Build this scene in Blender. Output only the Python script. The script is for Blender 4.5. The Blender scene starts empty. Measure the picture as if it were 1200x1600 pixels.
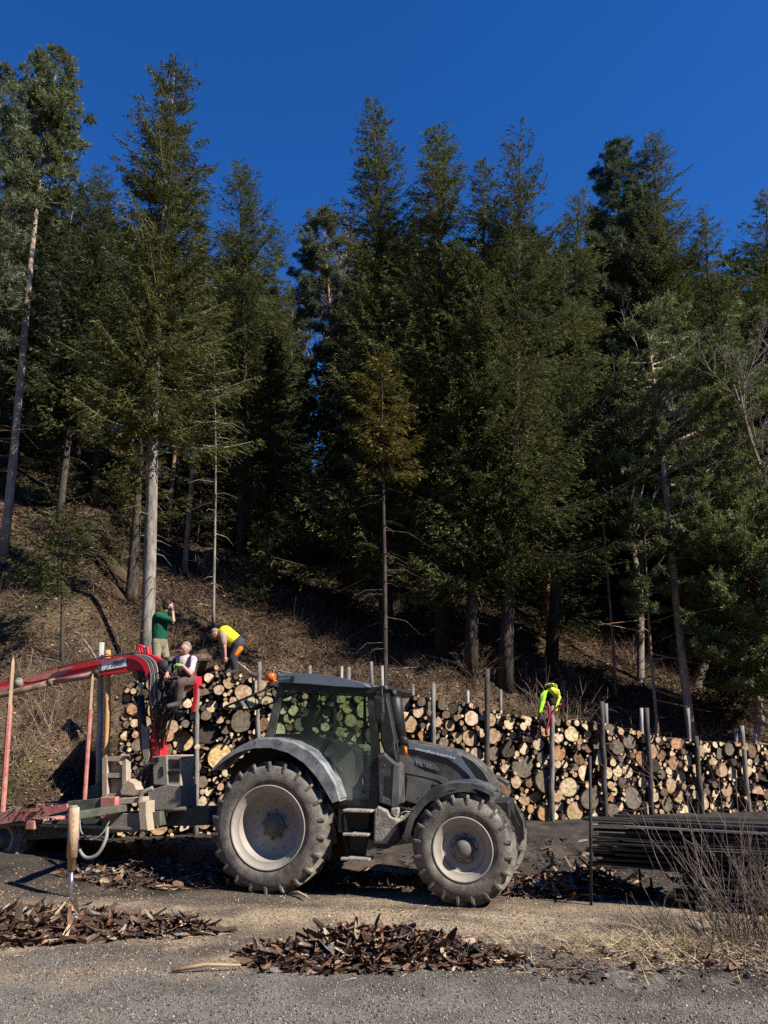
import bpy, bmesh, math, random
import numpy as np
from mathutils import Vector, Matrix

R = math.radians
PI = math.pi
SC = bpy.context.scene
COL = SC.collection
PXH = 1600.0
FPX = 1200.0
PITCH = R(16.1)
CAMZ = 2.2
CP, SP = math.cos(PITCH), math.sin(PITCH)

# ---------------------------------------------------------------- camera
cam_d = bpy.data.cameras.new('camera')
cam = bpy.data.objects.new('camera', cam_d)
COL.objects.link(cam)
cam.location = (0, 0, CAMZ)
cam.rotation_euler = (PI / 2 + PITCH, 0, 0)
cam_d.sensor_fit = 'VERTICAL'
cam_d.sensor_height = 36.0
cam_d.lens = 36.0 * FPX / PXH
cam_d.clip_end = 3000
cam_d.clip_start = 0.1
SC.camera = cam

# ---------------------------------------------------------------- sun and sky
SUN_EL = R(42)
SUN_DIR = Vector((math.cos(SUN_EL) * 0.866, -math.cos(SUN_EL) * 0.50, math.sin(SUN_EL))).normalized()
w = bpy.data.worlds.new('World')
SC.world = w
w.use_nodes = True
nt = w.node_tree
bg = nt.nodes['Background']
sky = nt.nodes.new('ShaderNodeTexSky')
sky.sky_type = 'NISHITA'
sky.sun_disc = False
sky.sun_elevation = SUN_EL
sky.sun_rotation = math.atan2(SUN_DIR.x, SUN_DIR.y)
sky.altitude = 2000
sky.air_density = 1.0
sky.dust_density = 0.0
sky.ozone_density = 3.0
hs = nt.nodes.new('ShaderNodeHueSaturation')
hs.inputs['Hue'].default_value = 0.512
hs.inputs['Saturation'].default_value = 1.32
hs.inputs['Value'].default_value = 1.0
nt.links.new(sky.outputs[0], hs.inputs['Color'])
nt.links.new(hs.outputs[0], bg.inputs[0])
bg.inputs[1].default_value = 0.122
sl = bpy.data.lights.new('sun', 'SUN')
sl.energy = 5.0
sl.angle = R(0.5)
sl.color = (1.0, 0.93, 0.82)
so = bpy.data.objects.new('sun', sl)
COL.objects.link(so)
so.rotation_euler = SUN_DIR.to_track_quat('Z', 'Y').to_euler()
so.location = (20, -5, 30)
SC.view_settings.view_transform = 'Standard'
SC.view_settings.look = 'None'
SC.view_settings.exposure = 0.6
SC.view_settings.gamma = 1.0
SC.cycles.max_bounces = 6
SC.cycles.diffuse_bounces = 1
SC.cycles.glossy_bounces = 3
SC.cycles.transparent_max_bounces = 12
SC.cycles.transmission_bounces = 6
SC.cycles.caustics_reflective = False
SC.cycles.caustics_refractive = False
SC.cycles.use_denoising = False

# ---------------------------------------------------------------- pixel rays of the photograph
def ray(px, py):
    u = (px - 600) / FPX
    v = (py - 800) / FPX
    return Vector((u, CP + v * SP, SP - v * CP))
CAM = Vector((0, 0, CAMZ))
def at_Y(px, py, Y):
    d = ray(px, py)
    return CAM + d * (Y / d.y)
def at_plane(px, py, p0, n):
    d = ray(px, py)
    return CAM + d * ((p0 - CAM).dot(n) / d.dot(n))
def depth_of(p):
    return p[1] * CP + (p[2] - CAMZ) * SP

# ---------------------------------------------------------------- terrain
SA = Vector((-5.04, 15.3, 0))           # left end of the front face of the log stack
SDIR = Vector((0.9426, 0.3339, 0))
SBACK = Vector((-0.3339, 0.9426, 0))
STACK_LEN = 16.2
def smooth(a, b, x):
    t = np.clip((x - a) / (b - a), 0, 1)
    return t * t * (3 - 2 * t)
_rs = np.random.RandomState(5)
_waves = [(_rs.uniform(0, 2 * PI), f * math.cos(a), f * math.sin(a), amp) for f, amp in
          ((.35, .22), (.5, .18), (.8, .12), (1.3, .07), (2.1, .045), (3.3, .03)) for a in _rs.uniform(0, 2 * PI, 3)]
def wobble(x, y):
    s = 0
    for ph, fx, fy, am in _waves:
        s = s + am * np.sin(fx * x + fy * y + ph)
    return s
def gz(x, y):
    x = np.asarray(x, float); y = np.asarray(y, float)
    s = (x - SA.x) * SBACK.x + (y - SA.y) * SBACK.y
    a = (x - SA.x) * SDIR.x + (y - SA.y) * SDIR.y
    foot = -0.2 + 2.6 * smooth(-1.2, 0.3, a)
    z = 0.36 * smooth(-3.6, -0.8, s)
    d = np.maximum(s - foot, 0)
    d = np.where(d < 0.5, d * d, d - 0.25)
    z = z + np.minimum(d, 4) * .78 + np.clip(d - 4, 0, 38) * .54 + np.clip(d - 42, 0, 12) * .25
    amp = smooth(0, 3, s - foot)
    z = z + wobble(x, y) * (0.02 + 0.75 * amp) * smooth(5, 12, np.abs(y) + 0 * x)
    z = z + wobble(x * 4 + 3, y * 4) * .035
    for y0, dp in ((11.25, .022), (9.75, .02), (9.35, .015)):      # shallow wheel ruts
        c_ = y - (y0 - .2 * x + .12 * np.sin(x * .7))
        z = z - dp * np.exp(-(c_ / .2) ** 2) + dp * .5 * np.exp(-((np.abs(c_) - .34) / .1) ** 2)
    # unseen slopes added behind the camera and to both sides to block low sky
    far = np.maximum(np.maximum(-y - 22, 0), np.maximum(-x - 62, 0))
    z = z + np.minimum(far, 120) * .62 + np.minimum(np.maximum(x - 75, 0), 90) * .38
    return z
def gzf(x, y):
    return float(gz(x, y))

# ---------------------------------------------------------------- object helpers
def tag(o, label=None, cat=None, group=None, kind=None):
    if label: o['label'] = label
    if cat: o['category'] = cat
    if group: o['group'] = group
    if kind: o['kind'] = kind
    return o
def empty(name, loc=(0, 0, 0), rotz=0, label=None, cat=None, group=None):
    o = bpy.data.objects.new(name, None)
    o.empty_display_size = .2
    o.location = loc
    o.rotation_euler = (0, 0, rotz)
    COL.objects.link(o)
    return tag(o, label, cat, group)
def link(name, me, parent=None):
    o = bpy.data.objects.new(name, me)
    COL.objects.link(o)
    if parent is not None: o.parent = parent
    return o
def np_mesh(name, V, Fs, mats, midx=None, tint=None, smooth_=False):
    """V (n,3); Fs (m,k) index array; tint (n,3)"""
    me = bpy.data.meshes.new(name)
    V = np.ascontiguousarray(V, dtype=np.float32)
    Fs = np.ascontiguousarray(Fs, dtype=np.int32)
    n, (m, k) = len(V), Fs.shape
    me.vertices.add(n)
    me.vertices.foreach_set('co', V.ravel())
    me.loops.add(m * k)
    me.loops.foreach_set('vertex_index', Fs.ravel())
    me.polygons.add(m)
    me.polygons.foreach_set('loop_start', np.arange(0, m * k, k, dtype=np.int32))
    me.polygons.foreach_set('loop_total', np.full(m, k, dtype=np.int32))
    for mt in mats: me.materials.append(mt)
    if midx is not None: me.polygons.foreach_set('material_index', np.asarray(midx, dtype=np.int32))
    if smooth_: me.polygons.foreach_set('use_smooth', np.ones(m, dtype=bool))
    me.update(calc_edges=True)
    if tint is not None:
        at = me.color_attributes.new('tint', 'FLOAT_COLOR', 'POINT')
        c = np.ones((n, 4), dtype=np.float32)
        c[:, :3] = tint
        at.data.foreach_set('color', c.ravel())
    return me
class MB:
    """collects simple solids into one mesh"""
    def __init__(s):
        s.v = []; s.f = []; s.mi = []; s.tint = []; s.cur = (1, 1, 1); s.sm = []
    def add(s, vs, fs, m=0, sm=False):
        b = len(s.v)
        s.v += [tuple(p) for p in vs]
        s.tint += [s.cur] * len(vs)
        for f in fs:
            s.f.append(tuple(i + b for i in f)); s.mi.append(m); s.sm.append(sm)
        return s
    def box(s, c, size, m=0, rot=None, bev=0.0):
        hx, hy, hz = size[0] / 2, size[1] / 2, size[2] / 2
        if bev <= 0:
            P = [Vector((x, y, z)) for x in (-hx, hx) for y in (-hy, hy) for z in (-hz, hz)]
            fs = [(0, 1, 3, 2), (4, 6, 7, 5), (0, 4, 5, 1), (2, 3, 7, 6), (0, 2, 6, 4), (1, 5, 7, 3)]
        else:
            b = min(bev, hx * .9, hy * .9, hz * .9)
            P = []; idx = {}
            for sx in (-1, 1):
                for sy in (-1, 1):
                    for sz in (-1, 1):
                        for ax in range(3):
                            q = [sx * (hx - b), sy * (hy - b), sz * (hz - b)]
                            q[ax] = (sx * hx, sy * hy, sz * hz)[ax]
                            idx[(sx, sy, sz, ax)] = len(P); P.append(Vector(q))
            fs = []
            for ax in range(3):
                o1, o2 = [(1, 2), (2, 0), (0, 1)][ax]
                for sg in (-1, 1):
                    ring = []
                    for a1, a2 in ((-1, -1), (1, -1), (1, 1), (-1, 1)):
                        k = [0, 0, 0]; k[ax] = sg; k[o1] = a1; k[o2] = a2
                        ring.append(idx[(k[0], k[1], k[2], ax)])
                    fs.append(tuple(ring if sg > 0 else ring[::-1]))
            for ax in range(3):
                o1, o2 = [(1, 2), (2, 0), (0, 1)][ax]
                for a1 in (-1, 1):
                    for a2 in (-1, 1):
                        k0 = [0, 0, 0]; k0[ax] = -1; k0[o1] = a1; k0[o2] = a2
                        k1 = list(k0); k1[ax] = 1
                        q = (idx[(*k0, o1)], idx[(*k1, o1)], idx[(*k1, o2)], idx[(*k0, o2)])
                        fs.append(q if a1 * a2 < 0 else q[::-1])
            for sx in (-1, 1):
                for sy in (-1, 1):
                    for sz in (-1, 1):
                        t = (idx[(sx, sy, sz, 0)], idx[(sx, sy, sz, 1)], idx[(sx, sy, sz, 2)])
                        fs.append(t if sx * sy * sz > 0 else t[::-1])
        if rot is not None: P = [rot @ p for p in P]
        c = Vector(c)
        return s.add([p + c for p in P], fs, m)
    def tube(s, pts, rad, seg=8, m=0, cap=True, sm=True):
        pts = [Vector(p) for p in pts]
        n = len(pts)
        if not hasattr(rad, '__len__'): rad = [rad] * n
        vs = []; up = None
        for i in range(n):
            t = (pts[min(i + 1, n - 1)] - pts[max(i - 1, 0)])
            if t.length < 1e-9: t = Vector((0, 0, 1))
            t.normalize()
            if up is None:
                up = Vector((0, 0, 1)) if abs(t.z) < .9 else Vector((1, 0, 0))
            a = up.cross(t)
            if a.length < 1e-5: a = Vector((1, .1, 0)).cross(t)
            a.normalize(); b = t.cross(a); up = b
            for k in range(seg):
                an = 2 * PI * k / seg
                vs.append(pts[i] + (a * math.cos(an) + b * math.sin(an)) * rad[i])
        fs = []
        for i in range(n - 1):
            for k in range(seg):
                k2 = (k + 1) % seg
                fs.append((i * seg + k, i * seg + k2, (i + 1) * seg + k2, (i + 1) * seg + k))
        s.add(vs, fs, m, sm)
        if cap:
            b = len(s.v) - len(vs)
            s.f.append(tuple(b + k for k in range(seg))[::-1]); s.mi.append(m); s.sm.append(False)
            s.f.append(tuple(b + (n - 1) * seg + k for k in range(seg))); s.mi.append(m); s.sm.append(False)
        return s
    def lathe(s, prof, c=(0, 0, 0), seg=32, m=0, sm=True, ang0=0, ang1=2 * PI):
        """prof: (radius, y) revolved about the local Y axis"""
        full = abs(ang1 - ang0 - 2 * PI) < 1e-6
        ns = seg if full else seg + 1
        c = Vector(c); vs = []
        for r, y in prof:
            for k in range(ns):
                a = ang0 + (ang1 - ang0) * k / seg
                vs.append(c + Vector((r * math.cos(a), y, r * math.sin(a))))
        fs = []
        for i in range(len(prof) - 1):
            for k in range(seg):
                k2 = (k + 1) % ns
                fs.append((i * ns + k, i * ns + k2, (i + 1) * ns + k2, (i + 1) * ns + k))
        return s.add(vs, fs, m, sm)
    def prism(s, poly, y0, y1, m=0, bev=0.0):
        """poly: (x,z) outline extruded along Y; bev shrinks the near and far faces"""
        n = len(poly)
        cx = sum(p[0] for p in poly) / n; cz = sum(p[1] for p in poly) / n
        def ring(y, k): return [Vector((cx + (p[0] - cx) * k, y, cz + (p[1] - cz) * k)) for p in poly]
        if bev > 0:
            sz = max(max(p[0] for p in poly) - min(p[0] for p in poly), .01)
            k = 1 - 2 * bev / sz
            rings = [ring(y0, k), ring(y0 + bev, 1), ring(y1 - bev, 1), ring(y1, k)]
        else: rings = [ring(y0, 1), ring(y1, 1)]
        vs = sum(rings, []); fs = []
        for i in range(len(rings) - 1):
            for k in range(n):
                k2 = (k + 1) % n
                fs.append((i * n + k, i * n + k2, (i + 1) * n + k2, (i + 1) * n + k))
        fs.append(tuple(range(n))[::-1]); fs.append(tuple((len(rings) - 1) * n + k for k in range(n)))
        return s.add(vs, fs, m)
    def strip(s, A, B, m=0, sm=True):
        """quad strip between two equal polylines"""
        n = len(A)
        return s.add(list(A) + list(B), [(i, i + 1, n + i + 1, n + i) for i in range(n - 1)], m, sm)
    def ball(s, c, r, m=0, seg=12, rings=8, sq=(1, 1, 1)):
        c = Vector(c); vs = [c + Vector((0, 0, r * sq[2]))]
        for i in range(1, rings):
            a = PI * i / rings
            for k in range(seg):
                b = 2 * PI * k / seg
                vs.append(c + Vector((r * sq[0] * math.sin(a) * math.cos(b), r * sq[1] * math.sin(a) * math.sin(b), r * sq[2] * math.cos(a))))
        vs.append(c - Vector((0, 0, r * sq[2])))
        fs = [(0, 1 + k, 1 + (k + 1) % seg) for k in range(seg)]
        for i in range(rings - 2):
            for k in range(seg):
                k2 = (k + 1) % seg
                fs.append((1 + i * seg + k, 1 + (i + 1) * seg + k, 1 + (i + 1) * seg + k2, 1 + i * seg + k2))
        e = len(vs) - 1; b0 = 1 + (rings - 2) * seg
        fs += [(e, b0 + (k + 1) % seg, b0 + k) for k in range(seg)]
        return s.add(vs, fs, m, True)
    def mesh(s, name, mats, tint=False, normals=True):
        me = bpy.data.meshes.new(name)
        me.from_pydata(s.v, [], s.f)
        if not isinstance(mats, (list, tuple)): mats = [mats]
        for mt in mats: me.materials.append(mt)
        me.polygons.foreach_set('material_index', s.mi)
        me.polygons.foreach_set('use_smooth', s.sm)
        if tint:
            at = me.color_attributes.new('tint', 'FLOAT_COLOR', 'POINT')
            c = np.ones((len(s.v), 4), dtype=np.float32); c[:, :3] = np.array(s.tint)
            at.data.foreach_set('color', c.ravel())
        if normals:
            bm = bmesh.new(); bm.from_mesh(me)
            bmesh.ops.recalc_face_normals(bm, faces=bm.faces)
            bm.to_mesh(me); bm.free()
        me.update()
        return me
    def build(s, name, mats, parent=None, tint=False, normals=True):
        return link(name, s.mesh(name, mats, tint, normals), parent)

# ---------------------------------------------------------------- materials
def mat(name, col, rough=.6, metal=0.0, col2=None, scale=6.0, amt=.5, bump=0.0, bscale=40.0, spec=.5, detail=6.0,
        tint=False, rough2=None, coat=0.0, stretch=None, dust=None, dustamt=0.0, contrast=(.35, .65)):
    m = bpy.data.materials.new(name)
    m.use_nodes = True
    t = m.node_tree; b = t.nodes['Principled BSDF']
    b.inputs['Roughness'].default_value = rough
    b.inputs['Metallic'].default_value = metal
    b.inputs['Specular IOR Level'].default_value = spec
    if coat: b.inputs['Coat Weight'].default_value = coat; b.inputs['Coat Roughness'].default_value = .15
    tc = t.nodes.new('ShaderNodeTexCoord')
    src = tc.outputs['Object']
    if stretch:
        mp = t.nodes.new('ShaderNodeMapping'); mp.inputs['Scale'].default_value = stretch
        t.links.new(src, mp.inputs[0]); src = mp.outputs[0]
    out = None
    if tint:
        a = t.nodes.new('ShaderNodeAttribute'); a.attribute_name = 'tint'; out = a.outputs['Color']
    if col2 is not None:
        nz = t.nodes.new('ShaderNodeTexNoise'); nz.inputs['Scale'].default_value = scale; nz.inputs['Detail'].default_value = detail
        nz.inputs['Roughness'].default_value = .65
        t.links.new(src, nz.inputs['Vector'])
        rp = t.nodes.new('ShaderNodeValToRGB')
        rp.color_ramp.elements[0].position = contrast[0]; rp.color_ramp.elements[1].position = contrast[1]
        rp.color_ramp.elements[0].color = (*col, 1); rp.color_ramp.elements[1].color = (*col2, 1)
        t.links.new(nz.outputs['Fac'], rp.inputs[0])
        if tint:
            mx = t.nodes.new('ShaderNodeMix'); mx.data_type = 'RGBA'; mx.blend_type = 'MULTIPLY'; mx.inputs[0].default_value = 1
            t.links.new(out, mx.inputs[6]); t.links.new(rp.outputs[0], mx.inputs[7]); out = mx.outputs[2]
        else: out = rp.outputs[0]
        if rough2 is not None:
            mr = t.nodes.new('ShaderNodeMapRange'); mr.inputs[3].default_value = rough; mr.inputs[4].default_value = rough2
            t.links.new(nz.outputs['Fac'], mr.inputs[0]); t.links.new(mr.outputs[0], b.inputs['Roughness'])
    if dust is not None:
        # dry dust and mud lying on the surface in patches
        n2 = t.nodes.new('ShaderNodeTexNoise'); n2.inputs['Scale'].default_value = 3.1; n2.inputs['Detail'].default_value = 9; n2.inputs['Roughness'].default_value = .7
        t.links.new(tc.outputs['Object'], n2.inputs['Vector'])
        mr = t.nodes.new('ShaderNodeMapRange'); mr.inputs[1].default_value = .62 - .35 * dustamt; mr.inputs[2].default_value = .85 - .2 * dustamt
        mr.inputs[4].default_value = .9
        t.links.new(n2.outputs['Fac'], mr.inputs[0])
        mx = t.nodes.new('ShaderNodeMix'); mx.data_type = 'RGBA'
        t.links.new(mr.outputs[0], mx.inputs[0])
        if out is not None: t.links.new(out, mx.inputs[6])
        else: mx.inputs[6].default_value = (*col, 1)
        mx.inputs[7].default_value = (*dust, 1)
        out = mx.outputs[2]
        m2 = t.nodes.new('ShaderNodeMix'); m2.data_type = 'FLOAT'
        t.links.new(mr.outputs[0], m2.inputs[0]); m2.inputs[2].default_value = rough; m2.inputs[3].default_value = .9
        t.links.new(m2.outputs[0], b.inputs['Roughness'])
        if metal:
            m3 = t.nodes.new('ShaderNodeMix'); m3.data_type = 'FLOAT'
            t.links.new(mr.outputs[0], m3.inputs[0]); m3.inputs[2].default_value = metal; m3.inputs[3].default_value = 0
            t.links.new(m3.outputs[0], b.inputs['Metallic'])
    if out is not None: t.links.new(out, b.inputs['Base Color'])
    else: b.inputs['Base Color'].default_value = (*col, 1)
    if bump:
        nb = t.nodes.new('ShaderNodeTexNoise'); nb.inputs['Scale'].default_value = bscale; nb.inputs['Detail'].default_value = 8
        t.links.new(src, nb.inputs['Vector'])
        bp = t.nodes.new('ShaderNodeBump'); bp.inputs['Strength'].default_value = bump; bp.inputs['Distance'].default_value = .02
        t.links.new(nb.outputs['Fac'], bp.inputs['Height']); t.links.new(bp.outputs[0], b.inputs['Normal'])
    return m

# ================================================================ GROUND
rng = np.random.RandomState(11)
def vnoise(x, y, f, seed=0):
    """smooth value noise in 0..1"""
    r = np.random.RandomState(1000 + seed)
    T = r.rand(64, 64)
    X = np.asarray(x) * f; Y = np.asarray(y) * f
    xi = np.floor(X).astype(int); yi = np.floor(Y).astype(int)
    fx = X - xi; fy = Y - yi
    fx = fx * fx * (3 - 2 * fx); fy = fy * fy * (3 - 2 * fy)
    g = lambda a, b: T[a % 64, b % 64]
    return (g(xi, yi) * (1 - fx) + g(xi + 1, yi) * fx) * (1 - fy) + (g(xi, yi + 1) * (1 - fx) + g(xi + 1, yi + 1) * fx) * fy
def fbm(x, y, f, seed=0, oct=4):
    s = 0; a = .5; t = 0
    for i in range(oct):
        s = s + a * vnoise(x, y, f * 2 ** i, seed + i); t += a; a *= .55
    return s / t
def axis(segs):
    out = []
    for a, b, st in segs: out += list(np.arange(a, b, st))
    return np.array(out)
gx = axis([(-9, 9, .1)])
gx = np.concatenate([-(9 + 16 * (np.exp(np.linspace(0, 2.8, 55)) - 1))[::-1], gx[1:], 9 + 16 * (np.exp(np.linspace(0, 2.8, 55)) - 1)])
gy = np.concatenate([[-160, -130, -100, -80, -60, -45, -34, -28, -22, -15, -6, 0, 3], axis([(5, 16, .1), (16, 30, .22), (30, 70, .7)]), 70 + 12 * (np.exp(np.linspace(0, 2.9, 30)) - 1)])
GX, GY = np.meshgrid(gx, gy, indexing='ij')
GZ = gz(GX, GY)
S_ = (GX - SA.x) * SBACK.x + (GY - SA.y) * SBACK.y
A_ = (GX - SA.x) * SDIR.x + (GY - SA.y) * SDIR.y
n1 = fbm(GX, GY, .9, 1); n2 = fbm(GX, GY, 3.1, 7); n3 = fbm(GX, GY, .35, 13)
def mixc(c, d, f):
    return c * (1 - f[..., None]) + np.array(d) * f[..., None]
col = np.zeros(GX.shape + (3,)) + np.array((.185, .165, .136))
col = mixc(col, (.09, .078, .065), smooth(.45, .7, n2) * .7)
earth = smooth(8.15, 8.9, GY + (n1 - .5) * 1.8 - .25 * np.clip(GX, -1, 6) * .3)
col = mixc(col, (.13, .098, .07), earth)
saw = earth * smooth(.42, .6, n1 * .6 + n2 * .4 + .10 * np.exp(-((GX - 1.5) / 3.2) ** 2)) * smooth(12.4, 11.2, GY)
saw = np.clip(saw + 1.1 * np.exp(-((GX - .2) / 1.9) ** 2 - ((GY - 10.7) / .75) ** 2) * smooth(.35, .55, n2) + .9 * np.exp(-((GX - 2.3) / 1.0) ** 2 - ((GY - 11.3) / .5) ** 2), 0, 1)
col = mixc(col, (.44, .33, .21), saw * .8)
col = mixc(col, (.085, .065, .05), smooth(.52, .68, fbm(GX, GY, 1.4, 71)) * smooth(8.0, 8.8, GY) * .6)
brk = fbm(GX, GY, 4.5, 57)
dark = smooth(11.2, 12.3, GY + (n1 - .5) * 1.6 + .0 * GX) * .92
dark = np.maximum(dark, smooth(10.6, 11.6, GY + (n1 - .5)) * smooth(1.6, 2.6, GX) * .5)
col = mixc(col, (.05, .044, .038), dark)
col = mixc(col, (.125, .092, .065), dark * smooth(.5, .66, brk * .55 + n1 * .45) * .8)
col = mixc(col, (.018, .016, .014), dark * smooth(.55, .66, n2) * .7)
for y0 in (11.25, 9.75, 9.35):
    c_ = GY - (y0 - .2 * GX + .12 * np.sin(GX * .7))
    col = mixc(col, (.07, .055, .043), np.exp(-(c_ / .17) ** 2) * (.35 + .5 * smooth(.3, .6, n2)) * (GY < 13) * .8)
# darker worn band in front right
dk2 = 1.2 * np.exp(-((GX - 2.9) / 2.4) ** 2 - ((GY - 8.35) / .65) ** 2) * smooth(.3, .5, n2)
col = mixc(col, (.045, .038, .032), np.clip(dk2, 0, 1) * .85)
foot_ = -0.2 + 2.6 * smooth(-1.2, 0.3, A_)
hill = smooth(-.3, .4, S_ - foot_ + (n1 - .5) * .6)
hc = np.zeros(GX.shape + (3,)) + np.array((.06, .040, .026))
hc = mixc(hc, (.145, .10, .06), smooth(.47, .64, n1 * .5 + n2 * .5))
hc = mixc(hc, (.03, .022, .016), smooth(.5, .7, n3 * .5 + fbm(GX, GY, 1.7, 31) * .5) * .8)
hc = mixc(hc, (.05, .055, .02), smooth(.6, .75, fbm(GX, GY, .8, 41)) * .6)
col = mixc(col, (0, 0, 0), hill) + hc * hill[..., None]
blocker_ = np.maximum(np.maximum(smooth(20, 26, -GY), smooth(60, 70, -GX)), smooth(72, 80, GX))  # dark tone for the added slopes that block low sky light
col = mixc(col, (.022, .03, .014), blocker_)
nx_, ny_ = GX.shape
ii = np.arange(nx_ * ny_).reshape(nx_, ny_)
Fq = np.stack([ii[:-1, :-1], ii[1:, :-1], ii[1:, 1:], ii[:-1, 1:]], -1).reshape(-1, 4)
m_ground = mat('ground_surface', (.55, .55, .55), .95, col2=(1.35, 1.35, 1.35), scale=26, tint=True, bump=1.0, bscale=18, spec=.15, detail=9, contrast=(.3, .7))
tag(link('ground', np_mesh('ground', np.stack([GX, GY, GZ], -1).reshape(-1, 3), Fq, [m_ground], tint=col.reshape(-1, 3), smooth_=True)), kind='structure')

# ---- scatter helpers
def rand_frames(n, rng, tilt=1.0):
    """random orthonormal frames, normals near +Z when tilt is small"""
    nrm = np.stack([rng.normal(0, tilt, n), rng.normal(0, tilt, n), np.ones(n)], -1)
    nrm /= np.linalg.norm(nrm, axis=1, keepdims=True)
    a = rng.uniform(0, 2 * PI, n)
    t = np.stack([np.cos(a), np.sin(a), np.zeros(n)], -1)
    u = t - nrm * (t * nrm).sum(1, keepdims=True)
    u /= np.linalg.norm(u, axis=1, keepdims=True)
    return u, np.cross(nrm, u), nrm
def quads(P, U, W, l, wd):
    l = np.asarray(l)[:, None]; wd = np.asarray(wd)[:, None]
    V = np.stack([P - U * l * .5 - W * wd * .3, P + W * wd * .5, P + U * l * .5 + W * wd * .1, P - W * wd * .5], 1)
    n = len(P)
    return V.reshape(-1, 3), np.arange(4 * n).reshape(n, 4)
def blades(P, D, L, wd, rng, bend=.5, seg=3):
    """thin bent blades: P base, D direction (unit), L length"""
    n = len(P)
    side = np.cross(D, rng.normal(0, 1, (n, 3))); side /= np.linalg.norm(side, axis=1, keepdims=True) + 1e-9
    bd = rng.normal(0, 1, (n, 3)) * bend; bd[:, 2] -= bend * .6
    V = []
    for i in range(seg + 1):
        t = i / seg
        c = P + D * (L * t)[:, None] + bd * (L * t * t)[:, None] * .5
        ww = (wd * (1 - .85 * t))[:, None] if hasattr(wd, '__len__') else wd * (1 - .85 * t)
        V += [c - side * ww, c + side * ww]
    V = np.stack(V, 1)
    k = 2 * (seg + 1)
    base = np.arange(n)[:, None, None] * k
    f = np.array([[2 * i, 2 * i + 1, 2 * i + 3, 2 * i + 2] for i in range(seg)])[None]
    return V.reshape(-1, 3), (base + f).reshape(-1, 4)
def palette(n, cols, wts, rng, jit=.25):
    c = np.array(cols)[rng.choice(len(cols), n, p=np.array(wts) / sum(wts))]
    return c * rng.uniform(1 - jit, 1 + jit, (n, 1))

m_tint = mat('dry_matter', (.8, .8, .8), .9, col2=(1.15, 1.15, 1.15), scale=30, tint=True, spec=.15)
m_stone = mat('gravel_stone', (.75, .75, .75), .9, col2=(1.2, 1.2, 1.2), scale=60, tint=True, spec=.2)

# gravel stones
n = 80000
Y = 6.3 + 5.6 * rng.rand(n) ** 1.5
X = (rng.rand(n) - .5) * 1.15 * Y
sz = rng.uniform(.003, .0085, n) * (1 + 1.3 * (rng.rand(n) ** 8))
oc = np.array([(1, 0, 0), (-1, 0, 0), (0, 1, 0), (0, -1, 0), (0, 0, .8), (0, 0, -.6)], float)
of = np.array([(0, 2, 4), (2, 1, 4), (1, 3, 4), (3, 0, 4), (2, 0, 5), (1, 2, 5), (3, 1, 5), (0, 3, 5)])
u, v_, nn = rand_frames(n, rng, .5)
sc3 = rng.uniform(.6, 1.4, (n, 1, 3)) * sz[:, None, None]
L_ = oc[None] * sc3
V = L_[..., 0:1] * u[:, None] + L_[..., 1:2] * v_[:, None] + L_[..., 2:3] * nn[:, None]
V += np.stack([X, Y, gz(X, Y) + sz * .2], -1)[:, None]
tn = palette(n, [(.22, .20, .17), (.34, .31, .27), (.08, .072, .062), (.24, .18, .13)], [4, 2, 3, 1.5], rng)
tag(link('gravel', np_mesh('gravel', V.reshape(-1, 3), (np.arange(n)[:, None, None] * 6 + of[None]).reshape(-1, 3), [m_stone], tint=np.repeat(tn, 6, 0))), 'loose grey gravel and small stones over the yard', 'gravel', kind='stuff')

# wood chips and bark crumbs on the yard
n = 26000
Y = 8.2 + 5.2 * rng.rand(n); X = (rng.rand(n) - .5) * 1.1 * Y
keep = rng.rand(n) < smooth(.42, .62, fbm(X, Y, .9, 1) * .5 + fbm(X, Y, 2.3, 77) * .5) * .9 + .08
X, Y = X[keep], Y[keep]; n = len(X)
u, v_, nn = rand_frames(n, rng, .35)
V, Fc = quads(np.stack([X, Y, gz(X, Y) + .006], -1), u, v_, rng.uniform(.012, .05, n), rng.uniform(.006, .018, n))
tn = palette(n, [(.5, .37, .22), (.30, .2, .12), (.12, .07, .045), (.6, .5, .34)], [4, 3, 3, 1], rng)
tag(link('wood_chips', np_mesh('wood_chips', V, Fc, [m_tint], tint=np.repeat(tn, 4, 0))), 'sawdust and wood chips strewn over the bare yard', 'wood chips', kind='stuff')

# leaf litter on the bank
def on_hill(n, d0, d1, rng, xr=1.15, pw=1.0):
    """points on the bank, d metres behind its foot"""
    a = rng.uniform(-16, 29, n)
    d = d0 + (d1 - d0) * rng.rand(n) ** pw
    foot = -0.2 + 2.6 * smooth(-1.2, 0.3, a)
    s = foot + d
    X = SA.x + a * SDIR.x + s * SBACK.x
    Y = SA.y + a * SDIR.y + s * SBACK.y
    k = np.abs(X) < .6 * Y + 4
    return X[k], Y[k]
X, Y = on_hill(300000, -.2, 34, rng, pw=1.7); n = len(X)
u, v_, nn = rand_frames(n, rng, .5)
dist = np.sqrt(X * X + Y * Y)
ls = rng.uniform(.03, .085, n) * np.clip(dist / 20, 1, 1.7)
V, Fc = quads(np.stack([X, Y, gz(X, Y) + .02 + .03 * rng.rand(n)], -1), u, v_, ls, ls * rng.uniform(.4, .8, n))
pt = smooth(.4, .65, fbm(X, Y, .5, 91))[:, None]
tn = palette(n, [(.19, .12, .075), (.33, .23, .14), (.08, .048, .03), (.25, .14, .09), (.46, .38, .28)], [4, 2.4, 6, 3, .9], rng, .3)
tn = tn * (1.05 - .7 * pt) * (.55 + .9 * smooth(.3, .7, fbm(X, Y, 2.2, 191)))[:, None]
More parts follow.
